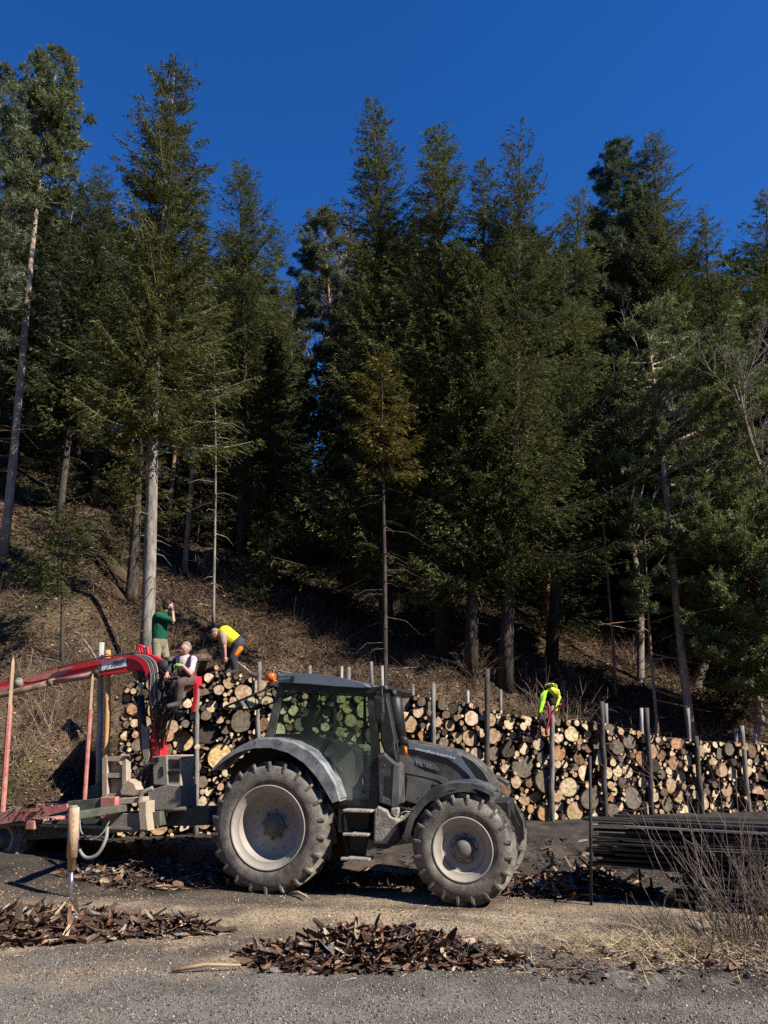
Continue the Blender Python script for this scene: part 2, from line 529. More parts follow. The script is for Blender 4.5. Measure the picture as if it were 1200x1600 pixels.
tag(link('leaf_litter', np_mesh('leaf_litter', V, Fc, [m_tint], tint=np.repeat(tn, 4, 0))), 'brown fallen leaves covering the wooded bank', 'leaf litter', kind='stuff')

# dead stalks, brambles and twigs over the lower bank
X, Y = on_hill(120000, -.1, 12, rng, pw=1.3); n = len(X)
k = rng.rand(n) < smooth(.40, .6, fbm(X, Y, .55, 55)) * .95 + .05
X, Y = X[k], Y[k]; n = len(X)
D = np.stack([rng.normal(0, .55, n), rng.normal(-.15, .5, n), rng.uniform(.15, 1, n)], -1); D /= np.linalg.norm(D, axis=1, keepdims=True)
V, Fc = blades(np.stack([X, Y, gz(X, Y)], -1), D, rng.uniform(.2, .75, n), rng.uniform(.0035, .0085, n), rng, .9, 4)
tn = palette(n, [(.19, .125, .085), (.11, .07, .05), (.36, .27, .18), (.06, .042, .032)], [4, 4, 1.6, 3], rng)
tag(link('dead_undergrowth', np_mesh('dead_undergrowth', V, Fc, [m_tint], tint=np.repeat(tn, 10, 0))), 'tangled dead stalks and brambles over the lower bank', 'undergrowth', kind='stuff')

# dry straw grass at the right front
n = 5200
px_ = rng.normal(3.6, 1.3, n); py_ = rng.normal(9.15, .38, n) + .05 * (px_ - 3)
k = (fbm(px_, py_, 1.6, 61) > .42)
px_, py_ = px_[k], py_[k]; n = len(px_)
D = np.stack([rng.normal(-.2, .9, n), rng.normal(-.4, .8, n), rng.uniform(.05, .7, n)], -1); D /= np.linalg.norm(D, axis=1, keepdims=True)
V, Fc = blades(np.stack([px_, py_, gz(px_, py_) + .01], -1), D, rng.uniform(.08, .28, n), rng.uniform(.0018, .004, n), rng, 1.1, 4)
tn = palette(n, [(.62, .50, .30), (.48, .36, .2), (.3, .2, .12), (.72, .62, .42)], [4, 3, 2, 1.5], rng)
tag(link('dry_grass', np_mesh('dry_grass', V, Fc, [m_tint], tint=np.repeat(tn, 10, 0))), 'bleached dry grass trampled in front of the plank stack', 'grass', kind='stuff')

# ================================================================ TREES
ordn = ['first', 'second', 'third', 'fourth', 'fifth', 'sixth', 'seventh', 'eighth', 'ninth', 'tenth', 'eleventh', 'twelfth', 'thirteenth', 'fourteenth', 'fifteenth',
        'sixteenth', 'seventeenth', 'eighteenth', 'nineteenth', 'twentieth']
def ordinal(i):
    if i < 20: return ordn[i]
    k = i + 1
    return '%d%s' % (k, 'th' if 10 < k % 100 < 14 else {1: 'st', 2: 'nd', 3: 'rd'}.get(k % 10, 'th'))
def bark_mat(name, c1, c2, sc=9, bump=.8):
    return mat(name, c1, .95, col2=c2, scale=sc, bump=bump, bscale=22, spec=.1, stretch=(1, 1, .35), contrast=(.35, .7))
m_bark_grey = bark_mat('bark_grey', (.15, .13, .11), (.40, .36, .31))
m_bark_dark = bark_mat('bark_dark', (.035, .028, .022), (.13, .11, .09))
m_bark_pine = bark_mat('bark_pine', (.22, .12, .08), (.52, .38, .28), 5)
m_bark_sunpale = bark_mat('bark_sunlit_pale_pine', (.30, .20, .14), (.62, .52, .42), 6)  # pine bark copy with sunlit paleness put into the colour
m_twig = bark_mat('bare_twig', (.14, .115, .095), (.34, .3, .26))
def foliage_mat(name):
    m = mat(name, (.7, .7, .7), .75, col2=(1.25, 1.25, 1.25), scale=1.1, tint=True, spec=.25)
    t = m.node_tree; b = t.nodes['Principled BSDF']
    tr = t.nodes.new('ShaderNodeBsdfTranslucent'); ms = t.nodes.new('ShaderNodeMixShader'); ms.inputs[0].default_value = .28
    t.links.new(b.inputs['Base Color'].links[0].from_socket, tr.inputs['Color'])
    t.links.new(b.outputs[0], ms.inputs[1]); t.links.new(tr.outputs[0], ms.inputs[2]); t.links.new(ms.outputs[0], t.nodes['Material Output'].inputs['Surface'])
    return m
m_needles = foliage_mat('needles')

def spruce(name, h, rad, zb, seed, dens=1.0, base_col=(.120, .136, .044), sparse_top=0.0, upswept=.55, bark=None, irregular=.35,
           trunk_r=None, lean=(0, 0), dead=24, sprayl=.175, yellow=0.0):
    """returns (trunk mesh, crown mesh) of a spruce h metres tall, living crown from zb up"""
    r = np.random.RandomState(seed)
    trunk_r = trunk_r or h * .011
    mb = MB()
    nseg = 12; ph = r.uniform(0, 6)
    cx = lambda z: .006 * h * np.sin(z / h * 5 + ph) * (z / h)
    mb.tube([(cx(h * i / nseg), cx(h * i / nseg + 3), h * i / nseg) for i in range(nseg + 1)],
            [trunk_r * ((1 - i / nseg) ** .8 * .97 + .03) * (1.25 if i == 0 else 1) for i in range(nseg + 1)], 9, 0)
    nb = int((h - zb) * 23)
    z0 = zb + (h - zb) * (np.sort(r.rand(nb)) ** .92)
    t = (z0 - zb) / (h - zb)
    az = r.uniform(0, 2 * PI, nb)
    side_var = 1 + irregular * np.sin(az * 2 + z0 * .55 + ph) * r.rand(nb)
    L = rad * (1 - t) ** .66 * np.clip(.85 + t * 3, 0, 1) * r.uniform(.55, 1.15, nb) * side_var + .22
    keep = r.rand(nb) > sparse_top * smooth(.6, 1, t)
    z0, t, az, L = z0[keep], t[keep], az[keep], L[keep]; nb = len(z0)
    rise = (-.32 + (upswept + .32) * t ** 1.2) + r.normal(0, .09, nb)
    curl = .30 * (1 - t) + .22
    def bpt(i, s):
        rr = L[i] * s
        zz = z0[i] + L[i] * (rise[i] * s + curl[i] * s ** 2.4 * .8)
        return np.stack([cx(z0[i]) + np.cos(az[i]) * rr, cx(z0[i] + 3) + np.sin(az[i]) * rr, zz], -1)
    # limbs
    for i in range(nb):
        if L[i] > .5:
            ss = np.linspace(0, .92, 4)
            pts = [bpt(np.array([i]), s)[0] for s in ss]
            mb.tube(pts, [max(.006, L[i] * .012 * (1 - .8 * s)) for s in ss], 3, 0, cap=False)
    for i in range(dead):          # bare dead snags below the crown
        z = zb * r.uniform(.18, 1.0); a = r.uniform(0, 2 * PI); l = r.uniform(.4, 1.6) * min(1, z / 3)
        mb.tube([(math.cos(a) * .05, math.sin(a) * .05, z), (math.cos(a) * l * .5, math.sin(a) * l * .5, z - .05 * l),
                 (math.cos(a + .2) * l, math.sin(a + .2) * l, z - .3 * l)], [.02, .012, .004], 3, 0, cap=False)
    trunk = mb.mesh(name + '_trunk', bark or m_bark_dark, normals=False)
    # shoots
    K = np.maximum(4, (L * 10.5 * dens).astype(int))
    bi = np.repeat(np.arange(nb), K)
    s = np.where(r.rand(len(bi)) < .18, r.uniform(.02, .35, len(bi)), r.uniform(.12, 1.0, len(bi)) ** .8)
    P = bpt(bi, s)
    sd = r.choice([-1, 1], len(bi))
    sa = az[bi] + sd * r.uniform(.45, 1.25, len(bi)) * (1 - .5 * s)
    ls = (.30 * L[bi] * (1.05 - s) + .16) * r.uniform(.6, 1.3, len(bi))
    D = np.stack([np.cos(sa), np.sin(sa), -.12 - .45 * (1 - t[bi]) * r.rand(len(bi)) + .5 * t[bi] * upswept], -1)
    M = np.maximum(1, np.ceil(ls / .06 * min(1, .2 / sprayl)).astype(int))
    si = np.repeat(np.arange(len(bi)), M)
    q = r.rand(len(si)) * ls[si]
    C = P[si] + D[si] * q[:, None]
    C[:, 2] -= .35 * q * q
    C += r.normal(0, .035, C.shape)
    U = D[si] + r.normal(0, .38, C.shape); U /= np.linalg.norm(U, axis=1, keepdims=True)
    nr = r.normal(0, .55, C.shape); nr[:, 2] += .8
    W = np.cross(nr, U); W /= np.linalg.norm(W, axis=1, keepdims=True)
    n = len(C)
    V, Fq = quads(C, U, W, r.uniform(.6, 1.25, n) * sprayl, r.uniform(.022, .05, n) * (sprayl / .175))
    ci = np.array(base_col)
    tn = ci[None] * r.uniform(.6, 1.4, (n, 1)) * np.repeat(r.uniform(.72, 1.3, nb), K)[si][:, None]
    tn = tn * (1 + .35 * np.array([.5, .25, -.2])[None] * (r.rand(n, 1) < .35 + yellow))
    if yellow: tn = tn * (1 + yellow * np.array([.9, .35, -.1])[None])
    crown = np_mesh(name + '_crown', V, Fq, [m_needles], tint=np.repeat(tn, 4, 0))
    return trunk, crown

def pine(name, h, rad, zb, seed, base_col=(.085, .11, .05), tuft=.16, bark=None, dens=1.0, trunk_r=None, skew=(0, 0)):
    r = np.random.RandomState(seed)
    trunk_r = trunk_r or h * .010
    mb = MB()
    ph = r.uniform(0, 6)
    cx = lambda z: .012 * h * np.sin(z / h * 4 + ph) * (z / h)
    ns = 14
    mb.tube([(cx(h * i / ns), 0, h * i / ns) for i in range(ns + 1)], [trunk_r * ((1 - i / ns) ** .7 * .95 + .05) for i in range(ns + 1)], 9, 0)
    nb = int((h - zb) * 9 * dens)
    z0 = zb + (h - zb) * np.sort(r.rand(nb)); t = (z0 - zb) / (h - zb)
    az = r.uniform(0, 2 * PI, nb)
    prof = np.sin(np.clip(t * .86 + .14, 0, 1) * PI) ** .7
    L = rad * (prof * .95 + .1) * r.uniform(.6, 1.15, nb) * (1 + skew[0] * np.cos(az) + skew[1] * np.sin(az))
    TC = []; TD = []
    for i in range(nb):
        d = Vector((math.cos(az[i]), math.sin(az[i]), 0))
        rise = -.10 + .75 * t[i] + r.normal(0, .1)
        pts = [Vector((cx(z0[i]), 0, z0[i])) + d * L[i] * s + Vector((0, 0, L[i] * (rise * s + .16 * s * s))) for s in (0, .35, .7, 1)]
        mb.tube(pts, [L[i] * .016 + .006, L[i] * .011 + .004, L[i] * .007 + .003, .004], 3, 0, cap=False)
        nsub = max(4, int(L[i] * 7))
        for j in range(nsub):
            s = r.uniform(.3, 1.0)
            p = Vector((cx(z0[i]), 0, z0[i])) + d * L[i] * s + Vector((0, 0, L[i] * (rise * s + .16 * s * s)))
            a2 = az[i] + r.choice([-1, 1]) * r.uniform(.2, 1.2)
            l2 = L[i] * .34 * r.uniform(.4, 1.2) * (1.25 - s)+.12
            d2 = Vector((math.cos(a2), math.sin(a2), r.uniform(-.05, .6))).normalized()
            e = p + d2 * l2
            mb.tube([p, e], [.006, .003], 3, 0, cap=False)
            for q in range(max(3, int(l2 * 11))):
                c = p + d2 * l2 * r.uniform(.25, 1.05) + Vector(r.normal(0, .06, 3))
                TC.append(c); TD.append((d2 + Vector((0, 0, .35))).normalized())
    for i in range(14):
        z = zb * r.uniform(.3, 1); a = r.uniform(0, 2 * PI); l = r.uniform(.5, 2.0)
        mb.tube([(0, 0, z), (math.cos(a) * l, math.sin(a) * l, z + r.uniform(-.3, .3) * l)], [.022, .005], 3, 0, cap=False)
    trunk = mb.mesh(name + '_trunk', bark or m_bark_pine, normals=False)
    TC = np.array([tuple(c) for c in TC]); TD = np.array([tuple(c) for c in TD])
    k = 13
    nT = len(TC)
    D = np.repeat(TD, k, 0) * .8 + r.normal(0, .75, (nT * k, 3)); D /= np.linalg.norm(D, axis=1, keepdims=True)
    P = np.repeat(TC, k, 0) + r.normal(0, .03, (nT * k, 3))
    W = np.cross(D, r.normal(0, 1, D.shape)); W /= np.linalg.norm(W, axis=1, keepdims=True)
    n = nT * k
    V, Fq = quads(P + D * tuft * .5, D, W, r.uniform(.7, 1.2, n) * tuft, r.uniform(.022, .045, n))
    tn = np.array(base_col)[None] * np.repeat(r.uniform(.7, 1.35, (nT, 1)), k, 0) * r.uniform(.8, 1.25, (n, 1))
    crown = np_mesh(name + '_crown', V, Fq, [m_needles], tint=np.repeat(tn, 4, 0))
    return trunk, crown

def bare_tree(name, h, seed, spread=.5, m=None, depth=4):
    r = random.Random(seed)
    mb = MB()
    def grow(p, d, l, rad, lev):
        pts = [p]; q = p.copy(); dd = d.copy()
        for i in range(3):
            dd = (dd + Vector((r.gauss(0, .12), r.gauss(0, .12), .07))).normalized()
            q = q + dd * l / 3; pts.append(q.copy())
        mb.tube(pts, [rad, rad * .85, rad * .7, rad * .5], 5 if lev == 0 else 3, 0, cap=False)
        if lev >= depth: return
        for i in range(5 if lev else 9):
            k = r.uniform(.25, 1.0) if lev else r.uniform(.35, 1.0)
            j = min(2, int(k * 3)); b = pts[j].lerp(pts[j + 1], k * 3 - j if k < 1 else 1)
            ax = Vector((r.gauss(0, 1), r.gauss(0, 1), r.gauss(0, .3))).normalized()
            nd = (dd + ax * spread * r.uniform(.6, 1.4) + Vector((0, 0, .15))).normalized()
            grow(b, nd, l * r.uniform(.38, .6), rad * .5, lev + 1)
    grow(Vector((0, 0, 0)), Vector((0, 0, 1)), h * .62, h * .009, 0)
    return mb.mesh(name + '_limbs', m or m_twig, normals=False)

def put_tree(name, meshes, X, Y, scale=(1, 1, 1), rz=0, lean=(0, 0), label='', cat='tree', group=None, sink=.25):
    t = empty(name, (X, Y, gzf(X, Y) - sink), 0, label, cat, group)
    t.rotation_euler = (lean[1], lean[0], rz) if not isinstance(rz, Matrix) else (0, 0, 0)
    t.scale = scale
    for me, nm in zip(meshes, ('trunk', 'crown')):
        link(nm, me, t)
    return t

def spec_tree(kind, name, basepx, Y, top, zbpy, hwpx, seed, label, group='trees on the wooded bank', **kw):
    """a tree standing at depth Y whose top is seen at pixel top; hwpx = crown half width in pixels"""
    Pb = at_Y(basepx, 960, Y)
    X = Pb.x
    # the ray's x depends slightly on height: solve for the ground point
    z = gzf(X, Y)
    dep = Y * CP + (z - CAMZ) * SP
    X = (basepx - 600) / FPX * dep
    z = gzf(X, Y) - .25
    T = at_Y(top[0], top[1], Y)
    h = T.z - z
    lean = math.atan2(T.x - X, h)
    B = at_Y(basepx, zbpy, Y)
    zb = max(.5, B.z - z)
    depm = Y * CP + (z + h * .6 - CAMZ) * SP
    rad = hwpx / FPX * depm
    g = {'spruce': spruce, 'pine': pine}[kind]
    ms = g(name, h, rad, zb, seed, **kw)
    return put_tree(name, ms, X, Y, lean=(lean, 0), label=label, group=group, sink=.25)

GT = 'trees on the wooded bank'
spec_tree('spruce', 'spruce_tree', 229, 22.0, (266, 98), 690, 125, 1, 'tall spruce with a long bare pale grey trunk behind the man in green', bark=m_bark_grey,
          dens=1.9, sparse_top=.35, upswept=.85, irregular=.45, trunk_r=.205, dead=18, base_col=(.120, .130, .042))
spec_tree('pine', 'pine_tree', 4, 25, (88, 92), 325, 60, 2, 'tall pine leaning right at the left edge, with a sunlit pale upper trunk', tuft=.19, base_col=(.155, .18, .075), dens=2.2, trunk_r=.16, bark=m_bark_sunpale)
spec_tree('pine', 'pine_tree', -60, 23, (-2, 108), 560, 66, 3, 'pine cut off by the left edge of the view', tuft=.2, base_col=(.15, .18, .10), dens=1.5)
spec_tree('spruce', 'spruce_tree', 378, 33, (380, 258), 640, 95, 4, 'narrow dark spruce right of the pale trunked spruce', dens=1.0, upswept=.6)
spec_tree('pine', 'pine_tree', 538, 42, (512, 338), 560, 55, 5, 'small pale crowned pine in the gap left of the tallest central spruce', tuft=.26, base_col=(.13, .155, .09), dens=1.3)
spec_tree('spruce', 'spruce_tree', 604, 28, (587, 170), 880, 122, 6, 'tallest spruce in the centre with a pointed dark green top', dens=1.1, upswept=.65, irregular=.45)
spec_tree('spruce', 'spruce_tree', 690, 27, (690, 200), 890, 130, 7, 'broad spruce just right of the tallest central one', dens=1.15, upswept=.6, irregular=.45)
spec_tree('spruce', 'spruce_tree', 735, 25.5, (758, 262), 930, 112, 8, 'dense spruce with boughs sweeping low over the bank at the centre', dens=1.2, upswept=.5)
spec_tree('spruce', 'spruce_tree', 788, 25.5, (818, 205), 900, 135, 9, 'spruce with a forked open top of long upswept boughs', dens=.95, sparse_top=.5, upswept=1.0, irregular=.5, base_col=(.10, .114, .038))
spec_tree('spruce', 'spruce_tree', 860, 29, (905, 300), 880, 95, 10, 'spruce filling in right of the forked one', dens=1.1)
spec_tree('pine', 'pine_tree', 1000, 35, (972, 228), 560, 55, 11, 'blue green pine with a lumpy top beside a taller spruce', tuft=.24, base_col=(.085, .115, .065), dens=1.5)
spec_tree('spruce', 'spruce_tree', 1075, 34, (1022, 214), 700, 105, 12, 'tall spruce behind the leaning right hand pine', dens=1.1, upswept=.5)
spec_tree('spruce', 'spruce_tree', 1130, 31, (1100, 330), 800, 85, 13, 'spruce between the right hand pine and the right edge', dens=1.0)
spec_tree('spruce', 'spruce_tree', 1215, 33, (1195, 295), 700, 95, 14, 'dark spruce cut off by the right edge of the view', dens=1.0)
spec_tree('pine', 'pine_tree', 1086, 24.6, (1003, 485), 870, 112, 15, 'leaning pine with a reddish trunk rising behind the right end of the log stack', tuft=.15, base_col=(.175, .205, .075), dens=1.7, trunk_r=.15, skew=(.75, .5), bark=m_bark_sunpale)
spec_tree('pine', 'pine_tree', 1180, 24.2, (1190, 790), 1085, 135, 16, 'low bushy pine spreading over the bank at the right edge', tuft=.15, base_col=(.17, .205, .07), dens=3.2, trunk_r=.12)
spec_tree('pine', 'pine_tree', 962, 27, (935, 655), 800, 48, 17, 'slim young pine on the bank left of the leaning pine', tuft=.15, base_col=(.11, .14, .055), dens=1.8, trunk_r=.06)
spec_tree('pine', 'pine_tree', 1032, 24, (1000, 790), 960, 42, 18, 'small thin pine sapling close beside the leaning pine trunk', tuft=.13, base_col=(.11, .14, .055), dens=1.8, trunk_r=.06)
spec_tree('spruce', 'spruce_tree', 601, 21.6, (600, 560), 745, 62, 19, 'slender yellow green young spruce with a thin bare stem before the dark centre trees', dens=1.5, trunk_r=.09, dead=40, base_col=(.125, .12, .03), yellow=.15, sprayl=.2)
spec_tree('spruce', 'spruce_tree', 98, 19.5, (100, 800), 930, 95, 20, 'low shaded young spruce on the bank above the crane boom', dens=1.0, trunk_r=.06, dead=6, base_col=(.07, .08, .028), sprayl=.18)
spec_tree('spruce', 'spruce_tree', 205, 27, (225, 640), 800, 70, 21, 'middle sized spruce whose dark trunk shows left of the pale one', dens=1.0, trunk_r=.24, base_col=(.11, .115, .034))
spec_tree('spruce', 'spruce_tree', 150, 34, (158, 262), 560, 80, 22, 'grey green spruce between the left pine and the pale trunked spruce', dens=1.0, base_col=(.11, .13, .07))
spec_tree('spruce', 'spruce_tree', 430, 38, (428, 352), 650, 55, 23, 'spruce with a ragged top at the edge of the sky gap', dens=1.0)
spec_tree('spruce', 'spruce_tree', 334, 26, (338, 520), 640, 34, 24, 'very thin straight tree stem between the two left spruces', dens=.5, trunk_r=.055, bark=m_bark_grey, dead=30)
spec_tree('spruce', 'spruce_tree', 228, 27.5, (232, 560), 660, 45, 25, 'slim grey stemmed spruce close behind the pale trunk', dens=.7, trunk_r=.13, bark=m_bark_grey, dead=30)

for i, (X, Y, h) in enumerate([(22, 29, 19), (25, 35, 22), (21, 36, 20), (29, 31, 22)]):  # spruces added beyond the right edge to cast shade on the bank
    if i == 0: shade_meshes = spruce('shade_spruce', 20, 3.3, 5, 90, dens=.7, sprayl=.4)
    put_tree('spruce_tree', shade_meshes, X, Y, (h / 20,) * 3, i * 1.3, label='spruce added beyond the right edge to shade the bank, %s going outward' % ['first', 'second', 'third', 'fourth', 'fifth', 'sixth', 'seventh'][i], group='shade trees added beyond the right edge')
for i, (px, Y, h) in enumerate([(60, 33, 5.5), (140, 38, 6), (300, 36, 6.5), (345, 42, 6), (420, 34, 5), (455, 44, 7), (500, 36, 6.5), (520, 48, 8), (560, 38, 6), (20, 42, 7), (640, 40, 7), (880, 32, 5), (1010, 36, 7), (90, 48, 7), (250, 48, 7), (180, 30, 3.6), (400, 28, 3), (1120, 32, 6)]):
    if i == 0: young = [spruce('young_spruce', 6, 1.7, .5, 120 + q, dens=.8, sprayl=.24, dead=4, base_col=(.06, .068, .026)) for q in range(2)]
    X = (px - 600) / FPX * Y
    put_tree('young_spruce_tree', young[i % 2], X, Y, (h / 6,) * 3, i * 1.7, label='young low spruce under the tall trees, %s of its kind from left' % ordinal(sorted([60, 140, 300, 345, 420, 455, 500, 520, 560, 20, 640, 880, 1010, 90, 250, 180, 400, 1120]).index(px)), group='young understorey spruces')
def spec_bare(basepx, Y, top, seed, label, sp=.5, depth=4):
    z = gzf((basepx - 600) / FPX * Y, Y)
    dep = Y * CP + (z - CAMZ) * SP
    X = (basepx - 600) / FPX * dep
    T = at_Y(top[0], top[1], Y); z = gzf(X, Y)
    h = (T.z - z)
    t = empty('bare_tree', (X, Y, z - .2), 0, label, 'tree', 'leafless trees')
    t.rotation_euler = (0, math.atan2(T.x - X, h), 0)
    link('limbs', bare_tree('bare_tree', h, seed, sp, depth=depth), t)
spec_bare(470, 50, (497, 330), 1, 'leafless grey tree in the sky gap left of centre')
spec_bare(1085, 30.5, (1120, 300), 2, 'leafless grey tree poking above the spruces at the right')
spec_bare(1000, 29, (1020, 425), 3, 'leafless pale twiggy tree above the leaning pine', .7)
spec_bare(1190, 27, (1180, 560), 5, 'leafless brown twiggy tree by the right edge', .9)

# background forest rows
SKY = [(-400, 240), (0, 260), (150, 320), (200, 300), (300, 350), (350, 360), (400, 410), (445, 460), (510, 450), (535, 400), (560, 320), (640, 290), (750, 320),
       (780, 350), (900, 350), (940, 370), (980, 320), (1080, 330), (1120, 390), (1160, 400), (1200, 380), (1600, 320)]
BG = []
for i in range(6):
    if i < 4: BG.append(spruce('background_spruce', 20, 2.9 + .25 * i, 3 + i, 60 + i, dens=.62, sprayl=.42, dead=26, base_col=(.07, .082, .032)))
    else: BG.append(pine('background_pine', 20, 2.9, 10.5, 60 + i, tuft=.34, base_col=(.085, .105, .055), dens=.75))
r_ = random.Random(8)
spots = []
tries = 0
while len(spots) < 140 and tries < 6000:
    tries += 1
    Y = 30 + 38 * r_.random() ** .75
    px = r_.uniform(-160, 1500)
    X = (px - 600) / FPX * Y
    if any((X - a) ** 2 + (Y - b) ** 2 < 2.3 ** 2 for a, b, _ in spots): continue
    spots.append((X, Y, px))
spots.sort(key=lambda q: q[2])
zones = [(-999, 180, 'behind the left pine'), (180, 330, 'behind the pale trunked spruce'), (330, 520, 'below the sky gap left of centre'), (520, 760, 'behind the central spruces'),
         (760, 960, 'behind the forked spruce'), (960, 9999, 'behind the leaning right hand pine')]
zc = {}
for X, Y, px in spots:
    z = gzf(X, Y)
    pys = np.interp(px, [a for a, b in SKY], [b for a, b in SKY]) + r_.uniform(4, 130)
    h = at_Y(px, pys, Y).z - z
    h = min(h, 27) if h > 6 else 7
    zi = [k for k, zz in enumerate(zones) if zz[0] <= px < zz[1]][0]
    zc[zi] = zc.get(zi, 0) + 1
    k = r_.choice([0, 1, 2, 3, 0, 1, 2, 3, 4, 5])
    word = 'pine' if k > 3 else 'spruce'
    far = 'far' if Y > 48 else 'middle distance'
    put_tree(word + '_tree', BG[k], X, Y, (h / 20 * r_.uniform(.85, 1.15), h / 20 * r_.uniform(.85, 1.15), h / 20), r_.uniform(0, 6.28),
             label='%s dark %s %s, %s from left there' % (far, word, zones[zi][2], ordinal(zc[zi] - 1)), group='background forest trees')

# dry leafless bushes on the lower bank
def bush(px, Y, hpx, n, seed, label, spread=.35, thick=.006, cols=None, group='leafless bushes on the bank', X=None):
    r = np.random.RandomState(seed)
    z = gzf((px - 600) / FPX * Y, Y)
    dep = Y * CP + (z - CAMZ) * SP
    if X is None: X = (px - 600) / FPX * dep
    z = gzf(X, Y); h = hpx / FPX * dep
    P = np.stack([r.normal(0, .12 * h, n), r.normal(0, .12 * h, n), np.zeros(n) - .05], -1)
    D = np.stack([r.normal(0, spread, n), r.normal(0, spread, n), np.ones(n)], -1); D /= np.linalg.norm(D, axis=1, keepdims=True)
    L = h * r.uniform(.5, 1.05, n)
    V, F1 = blades(P, D, L, np.full(n, thick), r, .22, 5)
    # side twigs
    k = 6; m = n * k
    s = r.uniform(.3, .95, m); bi = np.repeat(np.arange(n), k)
    P2 = V.reshape(n, 12, 3); seg = np.clip((s * 5).astype(int), 0, 4)
    f = s * 5 - seg
    a = (P2[bi, 2 * seg] + P2[bi, 2 * seg + 1]) / 2; b = (P2[bi, 2 * seg + 2] + P2[bi, 2 * seg + 3]) / 2
    p = a * (1 - f)[:, None] + b * f[:, None]
    D2 = D[bi] + r.normal(0, .6, (m, 3)); D2 /= np.linalg.norm(D2, axis=1, keepdims=True)
    V2, F2 = blades(p, D2, L[bi] * r.uniform(.1, .35, m), np.full(m, thick * .6), r, .3, 5)
    tn = palette(n + m, cols or [(.30, .21, .14), (.2, .13, .09), (.42, .33, .23)], [3, 3, 2], r)
    o = link('bush', np_mesh('bush', np.concatenate([V, V2]), np.concatenate([F1, F2 + len(V)]), [m_tint], tint=np.repeat(tn, 12, 0)))
    o.location = (X, Y, z)
    tag(o, label, 'bush', group)
    return o
bush(432, 19.6, 105, 90, 1, 'tall leafless bush behind the raised rear window of the cab')
bush(405, 20.5, 70, 60, 2, 'short leafless bush right of the bending man')
bush(775, 20.6, 85, 100, 3, 'tawny leafless bush behind the stack beside the tallest post')
bush(870, 23.2, 130, 80, 4, 'tall forked leafless bush uphill of the bright jacket', .25, .009)
bush(930, 23.0, 90, 60, 5, 'leafless bush on the brown bank between jacket and leaning pine', .5)
bush(680, 20.5, 60, 80, 6, 'low leafless bush behind the tractor hood', .6)
bush(520, 20.0, 55, 80, 7, 'low leafless bush behind the cab roof', .6)
bush(110, 16.9, 60, 70, 16, 'leafless shrub on the bank left of the white wooden pole', .6)
bush(45, 18.6, 60, 70, 17, 'leafless shrub uphill of the crane boom at the left', .6)
bush(75, 17.6, 75, 60, 8, 'leafless shrub on the bank above the middle of the boom', .4)
bush(30, 16.6, 70, 50, 9, 'leafless shrub by the pointed left stake', .6)
bush(140, 17.6, 65, 60, 10, 'leafless shrub behind the two wooden poles', .6)
bush(300, 20.0, 50, 60, 11, 'low leafless bush between green shirted man and bending man', .6)
bush(1040, 23.5, 70, 60, 12, 'leafless bush at the foot of the leaning pine', .5)
bush(975, 23.3, 55, 60, 13, 'low leafless bush behind the paired posts', .6)
rb = random.Random(77)
for k in range(22):
    px = 200 + k * 44 + rb.uniform(-14, 14); Yb = np.interp(px, [0, 300, 1200], [18.0, 19.3, 25.0]) + rb.uniform(0, 3.2)
    bush(px, float(Yb), rb.uniform(38, 80), 55, 200 + k, 'scrubby leafless bush along the bank above the stack, %s from left' % ordinal(k), rb.uniform(.35, .8), .007, [(.17, .11, .075), (.10, .07, .05), (.30, .22, .15)], 'scrub above the stack')
for k, (px, Yb, h) in enumerate([(455, 30, 3.2), (535, 31, 3.6), (1130, 27, 4)]):
    put_tree('young_spruce_tree', young[k % 2], (px - 600) / FPX * Yb, Yb, (h / 6 * 1.25, h / 6 * 1.25, h / 6), k * 1.1, label='dark small spruce low on the shaded bank, %s of its kind from left' % ordinal(k), group='small spruces low on the bank')
bush(985, 31, 60, 40, 14, 'leafless bush high on the bank near the young pine', .5, .009)
bush(330, 31, 60, 40, 15, 'leafless bush high on the bank beside the thin stem', .5, .009)

